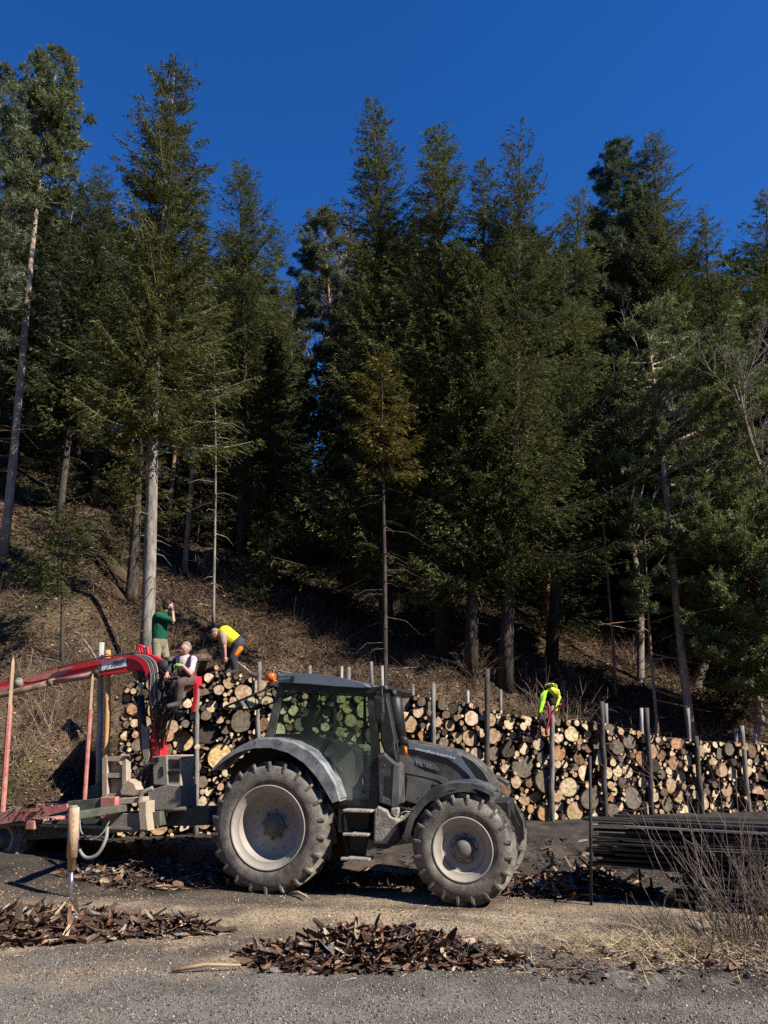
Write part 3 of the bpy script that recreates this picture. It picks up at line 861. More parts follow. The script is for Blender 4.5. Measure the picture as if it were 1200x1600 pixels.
# ================================================================ LOG STACK
m_end = bpy.data.materials.new('sawn_log_end'); m_end.use_nodes = True
def _log_end():
    t = m_end.node_tree; b = t.nodes['Principled BSDF']; N = t.nodes.new; Lk = t.links.new
    b.inputs['Roughness'].default_value = .85; b.inputs['Specular IOR Level'].default_value = .2
    a = N('ShaderNodeAttribute'); a.attribute_name = 'tint'
    uv = N('ShaderNodeAttribute'); uv.attribute_name = 'ringco'      # centred coordinates of each end face, metres
    nz = N('ShaderNodeTexNoise'); nz.inputs['Scale'].default_value = 7; nz.inputs['Detail'].default_value = 4
    Lk(uv.outputs['Vector'], nz.inputs['Vector'])
    mp = N('ShaderNodeVectorMath'); mp.operation = 'MULTIPLY_ADD'
    mp.inputs[1].default_value = (.035, .035, 0)
    Lk(nz.outputs['Color'], mp.inputs[0]); Lk(uv.outputs['Vector'], mp.inputs[2])
    sx = N('ShaderNodeSeparateXYZ'); Lk(mp.outputs[0], sx.inputs[0])
    cx = N('ShaderNodeCombineXYZ'); Lk(sx.outputs[0], cx.inputs[0]); Lk(sx.outputs[1], cx.inputs[1])
    ln = N('ShaderNodeVectorMath'); ln.operation = 'LENGTH'; Lk(cx.outputs[0], ln.inputs[0])
    m1 = N('ShaderNodeMath'); m1.operation = 'MULTIPLY'; m1.inputs[1].default_value = 330; Lk(ln.outputs['Value'], m1.inputs[0])
    m2 = N('ShaderNodeMath'); m2.operation = 'SINE'; Lk(m1.outputs[0], m2.inputs[0])
    m3 = N('ShaderNodeMapRange'); m3.inputs[1].default_value = -1; m3.inputs[3].default_value = .80; m3.inputs[4].default_value = 1.06; Lk(m2.outputs[0], m3.inputs[0])
    n2 = N('ShaderNodeTexNoise'); n2.inputs['Scale'].default_value = 14; n2.inputs['Detail'].default_value = 8
    Lk(uv.outputs['Vector'], n2.inputs['Vector'])
    rp = N('ShaderNodeValToRGB'); rp.color_ramp.elements[0].position = .36; rp.color_ramp.elements[1].position = .6
    rp.color_ramp.elements[0].color = (.66, .52, .4, 1); rp.color_ramp.elements[1].color = (1.08, 1.06, 1.0, 1)
    Lk(n2.outputs['Fac'], rp.inputs[0])
    x1 = N('ShaderNodeMix'); x1.data_type = 'RGBA'; x1.blend_type = 'MULTIPLY'; x1.inputs[0].default_value = 1
    Lk(a.outputs['Color'], x1.inputs[6]); Lk(rp.outputs[0], x1.inputs[7])
    x2 = N('ShaderNodeVectorMath'); x2.operation = 'SCALE'; Lk(x1.outputs[2], x2.inputs[0]); Lk(m3.outputs[0], x2.inputs['Scale'])
    # drying cracks running out from the heart
    cr = N('ShaderNodeTexWave'); 
    at = N('ShaderNodeMath'); at.operation = 'ARCTAN2'; Lk(sx.outputs[1], at.inputs[0]); Lk(sx.outputs[0], at.inputs[1])
    c2 = N('ShaderNodeCombineXYZ'); Lk(at.outputs[0], c2.inputs[0]); Lk(sx.outputs[2], c2.inputs[1])
    vz = N('ShaderNodeTexNoise'); vz.inputs['Scale'].default_value = 3.2; vz.inputs['Detail'].default_value = 2; Lk(c2.outputs[0], vz.inputs['Vector'])
    ab = N('ShaderNodeMath'); ab.operation = 'SUBTRACT'; ab.inputs[1].default_value = .5; Lk(vz.outputs['Fac'], ab.inputs[0])
    ab2 = N('ShaderNodeMath'); ab2.operation = 'ABSOLUTE'; Lk(ab.outputs[0], ab2.inputs[0])
    m4 = N('ShaderNodeMapRange'); m4.inputs[1].default_value = .002; m4.inputs[2].default_value = .012; m4.inputs[3].default_value = .45; m4.inputs[4].default_value = 1; Lk(ab2.outputs[0], m4.inputs[0])
    x3 = N('ShaderNodeVectorMath'); x3.operation = 'SCALE'; Lk(x2.outputs[0], x3.inputs[0]); Lk(m4.outputs[0], x3.inputs['Scale'])
    Lk(x3.outputs[0], b.inputs['Base Color'])
    t.nodes.remove(cr)
    bp = N('ShaderNodeBump'); bp.inputs['Strength'].default_value = .5; bp.inputs['Distance'].default_value = .01
    Lk(n2.outputs['Fac'], bp.inputs['Height']); Lk(bp.outputs[0], b.inputs['Normal'])
_log_end()
m_logbark = mat('log_bark', (.045, .032, .024), .95, col2=(.17, .12, .09), scale=12, bump=.8, bscale=30, spec=.1)
m_post_grey = mat('weathered_post', (.13, .12, .105), .9, col2=(.34, .31, .27), scale=7, bump=.6, bscale=26, spec=.15, stretch=(1, 1, .3))
m_post_pale = mat('peeled_pale_post', (.24, .22, .19), .85, col2=(.48, .45, .39), scale=6, bump=.4, bscale=26, spec=.15, stretch=(1, 1, .3))
m_post_dark = mat('dark_post', (.045, .04, .036), .9, col2=(.13, .115, .10), scale=7, bump=.6, bscale=26, spec=.15, stretch=(1, 1, .3))
m_post_orange = mat('peeled_orange_post', (.46, .24, .08), .7, col2=(.66, .40, .17), scale=7, bump=.4, bscale=20, spec=.3, stretch=(1, 1, .3))

def face_pt(px, py):                 # pixel on the front face of the stack -> (along, height)
    p = at_plane(px, py, SA, SBACK)
    return (p - SA).dot(SDIR), p.z
def face_px(a):
    p = SA + SDIR * a
    return 600 + FPX * p.x / (p.y * CP + (1.4 - CAMZ) * SP)
top_px = [(176, 1150), (183, 1085), (200, 1068), (240, 1058), (300, 1058), (340, 1050), (400, 1058), (440, 1066), (520, 1070), (600, 1080), (625, 1082), (680, 1092), (740, 1101), (800, 1116),
          (830, 1120), (870, 1123), (950, 1131), (1010, 1146), (1060, 1153), (1100, 1160), (1150, 1160), (1210, 1166)]
bot_px = [(176, 1268), (400, 1274), (620, 1280), (860, 1284), (1000, 1278), (1210, 1272)]
tp = np.array([face_pt(*p) for p in top_px]); bp_ = np.array([face_pt(*p) for p in bot_px])
A0, A1 = 0.0, float(tp[-1, 0])
ztop = lambda a: np.interp(a, tp[:, 0], tp[:, 1])
def zbot(a):
    return gz(SA.x + SDIR.x * np.asarray(a), SA.y + SDIR.y * np.asarray(a)) - .02
scl = lambda px: FPX / (0.0 + (SA + SDIR * face_pt(px, 1200)[0]).y * CP - .7 * SP)
CREAM, TAN, BROWN, GREY, ORANGE, YEL, DARKG = (.80, .67, .48), (.56, .42, .29), (.24, .16, .11), (.21, .185, .155), (.56, .34, .20), (.78, .60, .30), (.085, .07, .06)
seeds = [(639, 1132, 14, TAN), (655, 1153, 11, ORANGE), (713, 1153, 9.5, TAN), (735, 1153, 13.5, TAN), (743, 1178, 10.5, TAN), (772, 1177, 12, GREY), (793, 1172, 12, DARKG),
         (820, 1198, 18.5, GREY), (850, 1220, 18, GREY), (839, 1242, 12.5, TAN), (842, 1163, 10, CREAM), (820, 1170, 9.5, CREAM), (873, 1177, 13, ORANGE), (887, 1230, 15.5, CREAM),
         (918, 1248, 16.5, GREY), (913, 1208, 12.5, CREAM), (930, 1183, 11.5, CREAM), (898, 1268, 15, TAN), (848, 1270, 12, ORANGE), (763, 1209, 11, TAN), (785, 1232, 14, BROWN),
         (920, 1147, 7.5, CREAM), (873, 1152, 9, CREAM), (962, 1168, 12, GREY), (1000, 1185, 11.5, ORANGE), (987, 1247, 16.5, GREY), (1042, 1256, 12, GREY), (1075, 1187, 8.5, CREAM),
         (1123, 1177, 9, GREY), (1138, 1233, 12, TAN), (1145, 1253, 10.5, CREAM), (1073, 1264, 13, CREAM), (1033, 1180, 9.5, BROWN), (1060, 1244, 10, TAN), (1112, 1190, 7, CREAM),
         (287, 1158, 17, YEL), (324, 1146, 18, DARKG), (343, 1183, 20, YEL), (322, 1118, 8.5, GREY), (333, 1103, 10, CREAM), (200, 1090, 6.5, CREAM), (210, 1130, 7, CREAM),
         (268, 1136, 11, TAN), (377, 1127, 18, GREY), (543, 1105, 10, YEL), (546, 1126, 10.5, TAN), (529, 1143, 8, TAN), (263, 1150, 9, ORANGE), (283, 1118, 8, GREY), (295, 1213, 7.5, TAN),
         (316, 1222, 9, GREY), (302, 1235, 6.5, TAN), (700, 1190, 12, CREAM), (690, 1230, 13, GREY), (490, 1120, 14, DARKG), (460, 1110, 9, CREAM), (580, 1150, 12, GREY), (760, 1250, 12, BROWN),
         (730, 1245, 9, CREAM), (1100, 1215, 9, BROWN), (1020, 1222, 9, TAN), (965, 1205, 9, CREAM), (940, 1250, 8, CREAM), (1165, 1205, 10, CREAM), (1180, 1240, 12, TAN)]
r = np.random.RandomState(21)
CA, CZ, CR_, CC = [], [], [], []
for px, py, rp_, c in seeds:
    a, z = face_pt(px, py); CA.append(a); CZ.append(z); CR_.append(rp_ / scl(px)); CC.append(c)
CA = list(CA)
def fill(rmin, rmax, tries, target=None):
    global CA, CZ, CR_, CC
    ca, cz, cr = np.array(CA), np.array(CZ), np.array(CR_)
    for b in range(0, tries, 400):
        a = r.uniform(A0 + .03, A1, 400); zb_ = zbot(a); zt_ = ztop(a)
        z = zb_ + (zt_ - zb_) * r.rand(400)
        for i in range(400):
            d = np.min(np.hypot(ca - a[i], cz - z[i]) - cr)
            d = min(d, z[i] - zb_[i] + .0, zt_[i] - z[i] + .02, a[i] - A0 + .02)
            if d < rmin: continue
            rr = min(d, r.uniform(rmin, rmax))
            if rr < d * .8 and r.rand() < .75: rr = min(d, rmax)
            if rr < rmin: continue
            ca = np.append(ca, a[i]); cz = np.append(cz, z[i]); cr = np.append(cr, rr)
            p = [.35, .18, .14, .16, .06, .02, .09]
            CC.append([CREAM, TAN, BROWN, GREY, ORANGE, YEL, DARKG][r.choice(7, p=p)])
    CA, CZ, CR_ = list(ca), list(cz), list(cr)
fill(.12, .18, 400)
fill(.085, .12, 1600)
fill(.052, .082, 32000)
fill(.036, .056, 40000)
fill(.022, .036, 28000)
CA, CZ, CR_ = [float(q) for q in CA], [float(q) for q in CZ], [float(q) for q in CR_]
nL = len(CA)
print('logs', nL)
def log_geo(rad, colr, r, seg=None, length=2.0, kind=None):
    """front end at y=0, runs back along +Y; returns verts, quads/tri faces (as quads), midx, tint, ringco"""
    seg = seg or (9 if rad < .06 else 13 if rad < .12 else 20)
    kind = kind if kind is not None else (r.rand() if rad > .05 else 0)
    an = np.arange(seg) / seg * 2 * PI + r.uniform(0, .3)
    rr = rad * (1 + .05 * np.sin(2 * an + r.uniform(0, 6)) + .035 * np.sin(3 * an + r.uniform(0, 6)) + r.normal(0, .018, seg)) * .985
    x = rr * np.cos(an); z = rr * np.sin(an)
    if kind > .84:                         # split billet: one flat side
        a0 = r.uniform(0, 2 * PI); k = r.uniform(.0, .45)
        dd = x * math.cos(a0) + z * math.sin(a0)
        ex = np.maximum(dd - rad * k, 0)
        x = x - ex * math.cos(a0); z = z - ex * math.sin(a0)
    tip = r.normal(0, .05, 2)
    yf = tip[0] * x + tip[1] * z
    taper = r.uniform(.86, 1.0)
    dx, dz = 0, 0
    inner = .93
    V = [np.stack([x * inner, yf - .004, z * inner], -1), np.stack([x, yf + .008, z], -1),
         np.stack([x * 1.0, yf * 0 + .12, z * 1.0], -1), np.stack([x * taper + dx, np.full(seg, length), z * taper + dz], -1)]
    V.append(np.array([[0, tip[0] * 0 - .004, 0], [0, length, 0]]))
    V = np.concatenate(V)
    F = []; mi = []
    c0 = 4 * seg; c1 = c0 + 1
    k = np.arange(seg); k2 = (k + 1) % seg
    F.append(np.stack([np.full(seg, c0), k, k2, k2], -1)); mi += [0] * seg
    for j in range(3):
        F.append(np.stack([j * seg + k, (j + 1) * seg + k, (j + 1) * seg + k2, j * seg + k2], -1)); mi += [1] * seg
    F.append(np.stack([np.full(seg, c1), 3 * seg + k2, 3 * seg + k, 3 * seg + k], -1)); mi += [0] * seg
    c = np.array(colr) * r.uniform(.82, 1.12) * np.array([1, r.uniform(.95, 1.03), r.uniform(.9, 1.05)])
    off = r.uniform(-.02, .02, 2)
    rc = np.stack([V[:, 0] + off[0] * rad * 5, V[:, 2] + off[1] * rad * 5, np.full(len(V), r.uniform(0, 50))], -1)
    return V, np.concatenate(F), np.array(mi), np.repeat(c[None], len(V), 0), rc
def log_mesh(name, V, F, mi, tn, rc):
    me = bpy.data.meshes.new(name)
    fl = [tuple(f) if f[2] != f[3] else tuple(f[:3]) for f in F.tolist()]
    me.from_pydata(V.tolist(), [], fl)
    me.materials.append(m_end); me.materials.append(m_logbark)
    me.polygons.foreach_set('material_index', mi.astype(np.int32))
    at = me.color_attributes.new('tint', 'FLOAT_COLOR', 'POINT')
    c = np.ones((len(V), 4), dtype=np.float32); c[:, :3] = tn; at.data.foreach_set('color', c.ravel())
    at = me.attributes.new('ringco', 'FLOAT_VECTOR', 'POINT'); at.data.foreach_set('vector', rc.astype(np.float32).ravel())
    me.update()
    return me
YAW = math.atan2(SDIR.y, SDIR.x)
order_ = [int(q) for q in np.argsort(-np.array(CR_))]
# logs wholly behind the tractor and the crane show least
LPX = np.array([face_px(a) for a in CA])
def hidden(i):
    p = SA + SDIR * CA[i]
    v = (ray(600, 800), 0)
    dep = p.y * CP + (CZ[i] - CAMZ) * SP
    py = 800 + FPX * (p.y * SP - (CZ[i] - CAMZ) * CP) / dep
    px = LPX[i]
    if 330 < px < 525 and py > 1160: return True
    if 520 < px < 770 and py > 1150 + max(0, (px - 640)) * .45: return True
    if 575 < px < 625: return True
    if 940 < px and py > 1275: return True
    return False
hid = np.array([hidden(i) for i in range(nL)])
vis = [i for i in order_ if not hid[i] and -4 < LPX[i] < 1196][:296]
# names for the bays between the front posts
POSTS = [(308, 1066, 1256, 4.6, 'grey'), (404, 1034, 1270, 4.2, 'grey'), (677, 1067, 1278, 4.6, 'grey'), (760, 1045, 1280, 5.2, 'dark'), (862, 1098, 1284, 4.6, 'grey'),
         (942, 1096, 1278, 4.6, 'dark'), (1014, 1106, 1274, 4.6, 'dark'), (1092, 1150, 1274, 4.6, 'dark'), (1164, 1134, 1272, 4.4, 'grey')]
BAYS = [(0, 308, 'left of the post beside the crane seat'), (308, 404, 'under the bending man'), (404, 590, 'behind the cab glass'), (590, 677, 'just right of the exhaust'),
        (677, 760, 'left of the tallest post'), (760, 862, 'between tallest post and jacket post'), (862, 942, 'right of the jacket post'), (942, 1014, 'third bay from the right'),
        (1014, 1092, 'second bay from the right'), (1092, 1400, 'rightmost bay')]
CN = {CREAM: 'pale cream', TAN: 'tan', BROWN: 'brown', GREY: 'grey', ORANGE: 'orange brown', YEL: 'yellow', DARKG: 'dark grey'}
info = {}
for i in vis:
    b = [k for k, q in enumerate(BAYS) if q[0] <= LPX[i] < q[1]][0]
    fr = (CZ[i] - zbot(CA[i])) / max(.3, ztop(CA[i]) - zbot(CA[i]))
    lv = 'bottom' if fr < .25 else 'lower' if fr < .5 else 'upper' if fr < .75 else 'top'
    szw = 'huge' if CR_[i] > .22 else 'large' if CR_[i] > .14 else 'middling' if CR_[i] > .1 else 'small'
    info.setdefault((b, lv, szw, CN[CC[i]]), []).append(i)
lab = {}
for (b, lv, szw, cn), L_i in info.items():
    L_i.sort(key=lambda i: CA[i])
    for k, i in enumerate(L_i):
        pre = '' if len(L_i) == 1 else ordinal(k) + ' from left of the '
        lab[i] = '%s%s %s log%s, %s quarter, %s' % (pre, szw, cn, '' if len(L_i) == 1 else 's', lv, BAYS[b][2])
        wn = len(lab[i].split())
        if wn > 16: lab[i] = lab[i].replace('from left of the', 'of')
pushes = [float(q) for q in r.normal(0, .11, nL)]
def stack_xform(i):
    o = SA + SDIR * CA[i] + SBACK * (.0 + abs(pushes[i]) - .1 if CR_[i] > .1 else pushes[i])
    return Vector((o.x, o.y, CZ[i]))
rest = []
vset = set(vis)
for i in range(nL):
    g = log_geo(CR_[i], CC[i], r)
    if i in vset:
        o = link('log', log_mesh('log', *g))
        o.location = stack_xform(i); o.rotation_euler = (0, 0, YAW)
        tag(o, lab[i], 'log', 'logs stacked behind the tractor')
    else: rest.append((i, g))
Vs, Fs_, Ms, Ts, Rs = [], [], [], [], []; base = 0
cy, sy = math.cos(YAW), math.sin(YAW)
for i, (V, F, mi, tn, rc) in rest:
    l = stack_xform(i)
    W_ = np.stack([V[:, 0] * cy - V[:, 1] * sy + l.x, V[:, 0] * sy + V[:, 1] * cy + l.y, V[:, 2] + l.z], -1)
    Vs.append(W_); Fs_.append(F + base); Ms.append(mi); Ts.append(tn); Rs.append(rc); base += len(V)
o = link('stacked_logs', log_mesh('stacked_logs', np.concatenate(Vs), np.concatenate(Fs_), np.concatenate(Ms), np.concatenate(Ts), np.concatenate(Rs)))
tag(o, 'the many thin logs filling the gaps of the long log stack', 'logs', kind='stuff')

# loose logs lying on top at the left end, where the men work
loose = [((318, 1035), .08, 2.3, .35, 'brown log sloping down off the stack top right of the seated man'), ((300, 1052), .07, 1.6, 1.2, 'short log lying across the stack top behind the seated man'),
         ((338, 1043), .06, 1.8, .8, 'thin log at the boots of the bending man'), ((385, 1050), .05, 2.0, -.5, 'thin stick shaped log lying right of the bending man'),
         ((325, 1028), .10, 1.2, 2.6, 'dark cut log lying highest on the stack top'), ((360, 1058), .07, 1.5, 1.9, 'tan log lying across under the bending man')]
for (px, py), rad, ln_, ya, lb in loose:
    g = log_geo(rad, TAN, r, length=ln_, kind=0)
    o = link('log', log_mesh('log', *g))
    p = at_plane(px, py, SA + SBACK * .7, SBACK)
    o.location = (p.x, p.y, p.z); o.rotation_euler = (R(-8 if 'sloping' not in lb else -22), 0, ya)
    tag(o, lb, 'log', 'loose logs on top of the stack')

# posts
def post(px, ytop, ybot, rpx, kind, sback, label, group, lean=None):
    P0 = SA + SBACK * sback
    b = at_plane(px, ybot, P0, SBACK); tpt = at_plane(px + (lean or 0), ytop, P0, SBACK)
    zg = min(b.z, gzf(b.x, b.y)) - .15
    rad = .88 * rpx / (FPX / depth_of(b))
    mb = MB()
    h = tpt.z - zg
    rr = random.Random(int(px))
    n = 6
    pts = [(rr.gauss(0, .008) if 0 < i < n else 0, rr.gauss(0, .008) if 0 < i < n else 0, h * i / n) for i in range(n + 1)]
    mb.tube(pts, [rad * (1.08 - .16 * i / n) for i in range(n + 1)], 10)
    o = mb.build('post', {'grey': m_post_grey, 'dark': m_post_dark, 'pale': m_post_pale, 'orange': m_post_orange}[kind])
    o.location = (b.x, b.y, zg)
    ly = math.atan2((tpt.x - b.x), h)
    o.rotation_euler = (0, ly, 0)
    tag(o, label, 'post', group)
    return o
PN = ['grey post right beside the crane seat', 'grey post left of the cab beside the open rear window', 'grey post rising just behind the hood', 'dark post standing tallest right of the tractor hood',
      'grey post with the bright jacket hung on it', 'dark leaning post, first right of the jacket post', 'dark leaning post, second right of the jacket post', 'dark short post near the reddish pine trunk',
      'grey post nearest the right edge in front of the stack']
LEAN = [-3, 2, 0, 2, 0, -5, -9, -10, -12]
for (px, yt, yb, rp_, kd), nm, le in zip(POSTS, PN, LEAN):
    post(px - le * .5, yt, yb, rp_, kd, -.13, nm, 'posts in front of the log stack', le)
for px, yt, rp_, kd, nm in [(484, 1040, 4, 'grey', 'left grey post top above the cab roof'), (534, 1041, 3, 'pale', 'pale thin post top above the middle of the cab roof'),
                            (545, 1042, 4, 'grey', 'grey post top paired with the pale one above the roof'), (580, 1034, 3.6, 'grey', 'post top above the front edge of the cab roof'),
                            (597, 1040, 3.2, 'pale', 'post top just behind the exhaust'), (645, 1069, 3.4, 'grey', 'rear post peeking over the stack right of the exhaust'),
                            (731, 1079, 3, 'pale', 'pale thin rear post left of the tallest post'), (782, 1077, 3, 'grey', 'thin rear post right of the tallest post'),
                            (946, 1099, 3.6, 'grey', 'rear post half hidden behind the first leaning dark post'), (1001, 1106, 3.4, 'pale', 'pale rear post beside the second leaning dark post'),
                            (1073, 1106, 3.6, 'grey', 'grey rear post left of the reddish pine trunk'), (1148, 1139, 3.4, 'grey', 'rear post left of the rightmost front post'),
                            (1178, 1142, 3.4, 'pale', 'pale rear post at the right edge')]:
    post(px, yt, 1200, rp_, kd, 2.2, nm, 'posts behind the log stack')
# two sawn boards propped on the bank at the right edge
for k, (px, py) in enumerate([(1190, 1128), (1198, 1118)]):
    p = at_plane(px, py, SA + SBACK * 2.9, SBACK)
    mb = MB(); mb.box((0, 0, 0), (.14, .04, 1.0), 0, bev=.008)
    o = mb.build('board', m_post_pale); o.location = p; o.rotation_euler = (R(-20), R(-40), .3)
    tag(o, ['lower pale board propped at the right edge above the stack', 'upper pale board propped at the right edge above the stack'][k], 'board', 'boards propped at the right')

# bright work jacket hung over the post
def cloth_tube(mb, pts, rads, m=0, flat=.45, seg=22, seed=0):
    rr = random.Random(seed)
    P0, R0 = [Vector(p) for p in pts], rads
    pts, rads = [], []
    for i in range(len(P0) - 1):
        for k in range(5):
            t = k / 5; pts.append(P0[i].lerp(P0[i + 1], t)); rads.append(R0[i] * (1 - t) + R0[i + 1] * t)
    pts.append(P0[-1]); rads.append(R0[-1])
    vs = []; n = len(pts)
    for i, (p, rd) in enumerate(zip(pts, rads)):
        for k in range(seg):
            a = 2 * PI * k / seg
            wv = 1 + .16 * math.sin(a * 4 + i * .35 + seed) + .10 * math.sin(a * 7 - i * .8 + seed) + rr.uniform(-.05, .05)
            vs.append(Vector(p) + Vector((math.cos(a) * rd * wv, math.sin(a) * rd * flat * wv, 0)))
    fs = []
    for i in range(n - 1):
        for k in range(seg):
            k2 = (k + 1) % seg
            fs.append((i * seg + k, i * seg + k2, (i + 1) * seg + k2, (i + 1) * seg + k))
    fs.append(tuple(range(seg))); fs.append(tuple((n - 1) * seg + k for k in range(seg))[::-1])
    mb.add(vs, fs, m, True)
m_hivis = mat('hi_vis_fabric', (.36, .68, .03), .7, col2=(.50, .85, .05), scale=8, bump=.5, bscale=14)
m_hivis_y = mat('hi_vis_yellow', (.72, .80, .04), .7, col2=(.85, .9, .10), scale=8, bump=.5, bscale=14)
m_black_cloth = mat('black_fabric', (.012, .012, .014), .8, col2=(.03, .03, .033), scale=14, bump=.6, bscale=14)
m_strap = mat('crimson_strap', (.42, .012, .06), .6)
J0 = SA - SBACK * .22
def jp(px, py, off=0): 
    p = at_plane(px, py, J0 - SBACK * off, SBACK); return p
JO = jp(862, 1110)
jt = empty('work_jacket', JO, 0, 'bright green and yellow work jacket hung over a post of the log stack', 'jacket')
def jl(px, py, off=0): return jp(px, py, off) - JO
mb = MB(); cloth_tube(mb, [jl(856, 1082, -.02), jl(859, 1080, -.05), jl(863, 1084, -.05), jl(864, 1092, -.03), jl(864, 1101, -.02)], [.04, .10, .15, .17, .12], seed=3)
mb.build('back_panel', m_black_cloth, jt)
mb = MB(); cloth_tube(mb, [jl(853, 1079, .02), jl(849, 1086, .03), jl(846.5, 1098, .03), jl(843, 1115, .03)], [.055, .065, .062, .045], seed=5, flat=.7)
mb.build('sleeve', m_hivis, jt)
mb = MB(); cloth_tube(mb, [jl(870, 1083, .02), jl(873, 1090, .03), jl(871, 1098, .04), jl(868, 1112, .04)], [.06, .05, .035, .042], seed=6, flat=.6)
mb.build('sleeve', m_hivis_y, jt)
mb = MB(); cloth_tube(mb, [jl(860, 1074, .05), jl(864, 1078, .07), jl(868, 1084, .07), jl(870, 1090, .05)], [.07, .12, .10, .05], seed=7)
mb.build('yoke', m_hivis_y, jt)
mb = MB()
for k in range(6):
    a = k / 5 * PI
cloth_tube(mb, [jl(853, 1074, .03), jl(855, 1069.5, .05), jl(860, 1067.5, .06), jl(866, 1070, .05), jl(870.5, 1077, .03)], [.03, .05, .06, .05, .02], flat=.8, seed=11)
mb.build('hood', m_hivis_y, jt)
mb = MB(); mb.ball(jl(857, 1071.5, .06), .075, sq=(1.1, .5, .9)); mb.build('hood_opening', m_black_cloth, jt)
hn = empty('climbing_harness', jp(859, 1120, .1), 0, 'crimson strap harness and black bag hanging under the bright jacket', 'harness')
HO = Vector(hn.location)
mb = MB()
mb.tube([jp(855, 1096, .1) - HO, jp(858, 1106, .12) - HO, jp(858.5, 1120, .11) - HO, jp(856, 1132, .1) - HO, jp(853.5, 1142, .1) - HO, jp(854, 1149, .1) - HO], [.025, .03, .022, .02, .035, .03], 8)
mb.tube([jp(871, 1104, .1) - HO, jp(877, 1099.5, .12) - HO], [.022, .016], 8)
mb.tube([jp(866, 1112, .1) - HO, jp(861, 1118, .12) - HO, jp(860, 1130, .11) - HO], .014, 6)
mb.build('strap', m_strap, hn)
mb = MB(); cloth_tube(mb, [jp(845, 1117, .05) - HO, jp(846, 1124, .06) - HO, jp(849, 1130, .06) - HO, jp(852, 1138, .05) - HO], [.04, .08, .07, .04], seed=9, flat=.7)
mb.build('bag', m_black_cloth, hn)

# ================================================================ TRACTOR
TO = Vector((-1.69, 11.9, 0))
TF = Vector((0.9655, -0.2604, 0)).normalized()
TS = Vector((0.2604, 0.9655, 0)).normalized()
TROT = math.atan2(TF.y, TF.x)
def TL(px, py, y=0.0):
    p = at_plane(px, py, TO + TS * y, TS)
    return ((p - TO).dot(TF), p.z)
def PL(pts, y=0.0): return [TL(a, b, y) for a, b in pts]
def T3(px, py, y=0.0):
    a = TL(px, py, y); return Vector((a[0], y, a[1]))
DUST = (.36, .33, .28)
m_tyre = mat('dusty_tyre_rubber', (.095, .086, .075), .9, col2=(.27, .245, .205), scale=5, bump=.5, bscale=60, spec=.15, detail=9)
m_rim = mat('pale_painted_rim', (.34, .305, .255), .6, col2=(.47, .43, .365), scale=6, dust=(.28, .24, .185), dustamt=.5, bump=.1)
m_hub = mat('hub_metal', (.10, .095, .085), .8, col2=(.19, .18, .16), scale=8, dust=(.22, .2, .17), dustamt=.4, bump=.2)
m_char = mat('charcoal_paint', (.045, .047, .05), .35, col2=(.06, .062, .066), scale=3, dust=(.22, .20, .165), dustamt=.55, coat=.3, bump=.05)
m_panel = mat('dusty_side_panel', (.10, .10, .098), .55, col2=(.15, .148, .14), scale=3, dust=(.24, .22, .19), dustamt=.6, bump=.1)
m_blue = mat('steel_blue_paint', (.22, .27, .33), .3, metal=.35, col2=(.28, .335, .40), scale=2, dust=(.34, .34, .33), dustamt=.2, coat=.6)
m_fend = mat('fender_paint', (.13, .15, .17), .35, metal=.3, col2=(.19, .21, .235), scale=4, dust=(.42, .40, .36), dustamt=.62, coat=.3, bump=.08)
m_black = mat('black_plastic', (.014, .014, .015), .5, col2=(.028, .028, .028), scale=6, dust=(.12, .11, .095), dustamt=.25)
m_under = mat('greasy_black_iron', (.010, .010, .010), .7, col2=(.03, .028, .025), scale=9, bump=.3)
m_dirt = mat('mud_caked_metal', (.20, .185, .155), .9, col2=(.42, .39, .33), scale=7, bump=.6, bscale=30)
m_white = mat('white_lettering', (.85, .85, .85), .6)
m_letter = mat('grey_lettering', (.30, .32, .35), .4)
m_amber = mat('amber_plastic', (.75, .16, .01), .2, coat=.5)
m_red_lens = mat('red_lens', (.45, .01, .01), .2, coat=.5)
m_chrome = mat('bare_steel', (.55, .56, .58), .25, metal=.9)
m_seat = mat('seat_fabric', (.10, .10, .10), .9, col2=(.2, .2, .19), scale=10)
m_int = mat('cab_trim', (.22, .20, .18), .8, col2=(.3, .28, .25), scale=8)
m_glass = bpy.data.materials.new('dusty_tinted_glass'); m_glass.use_nodes = True
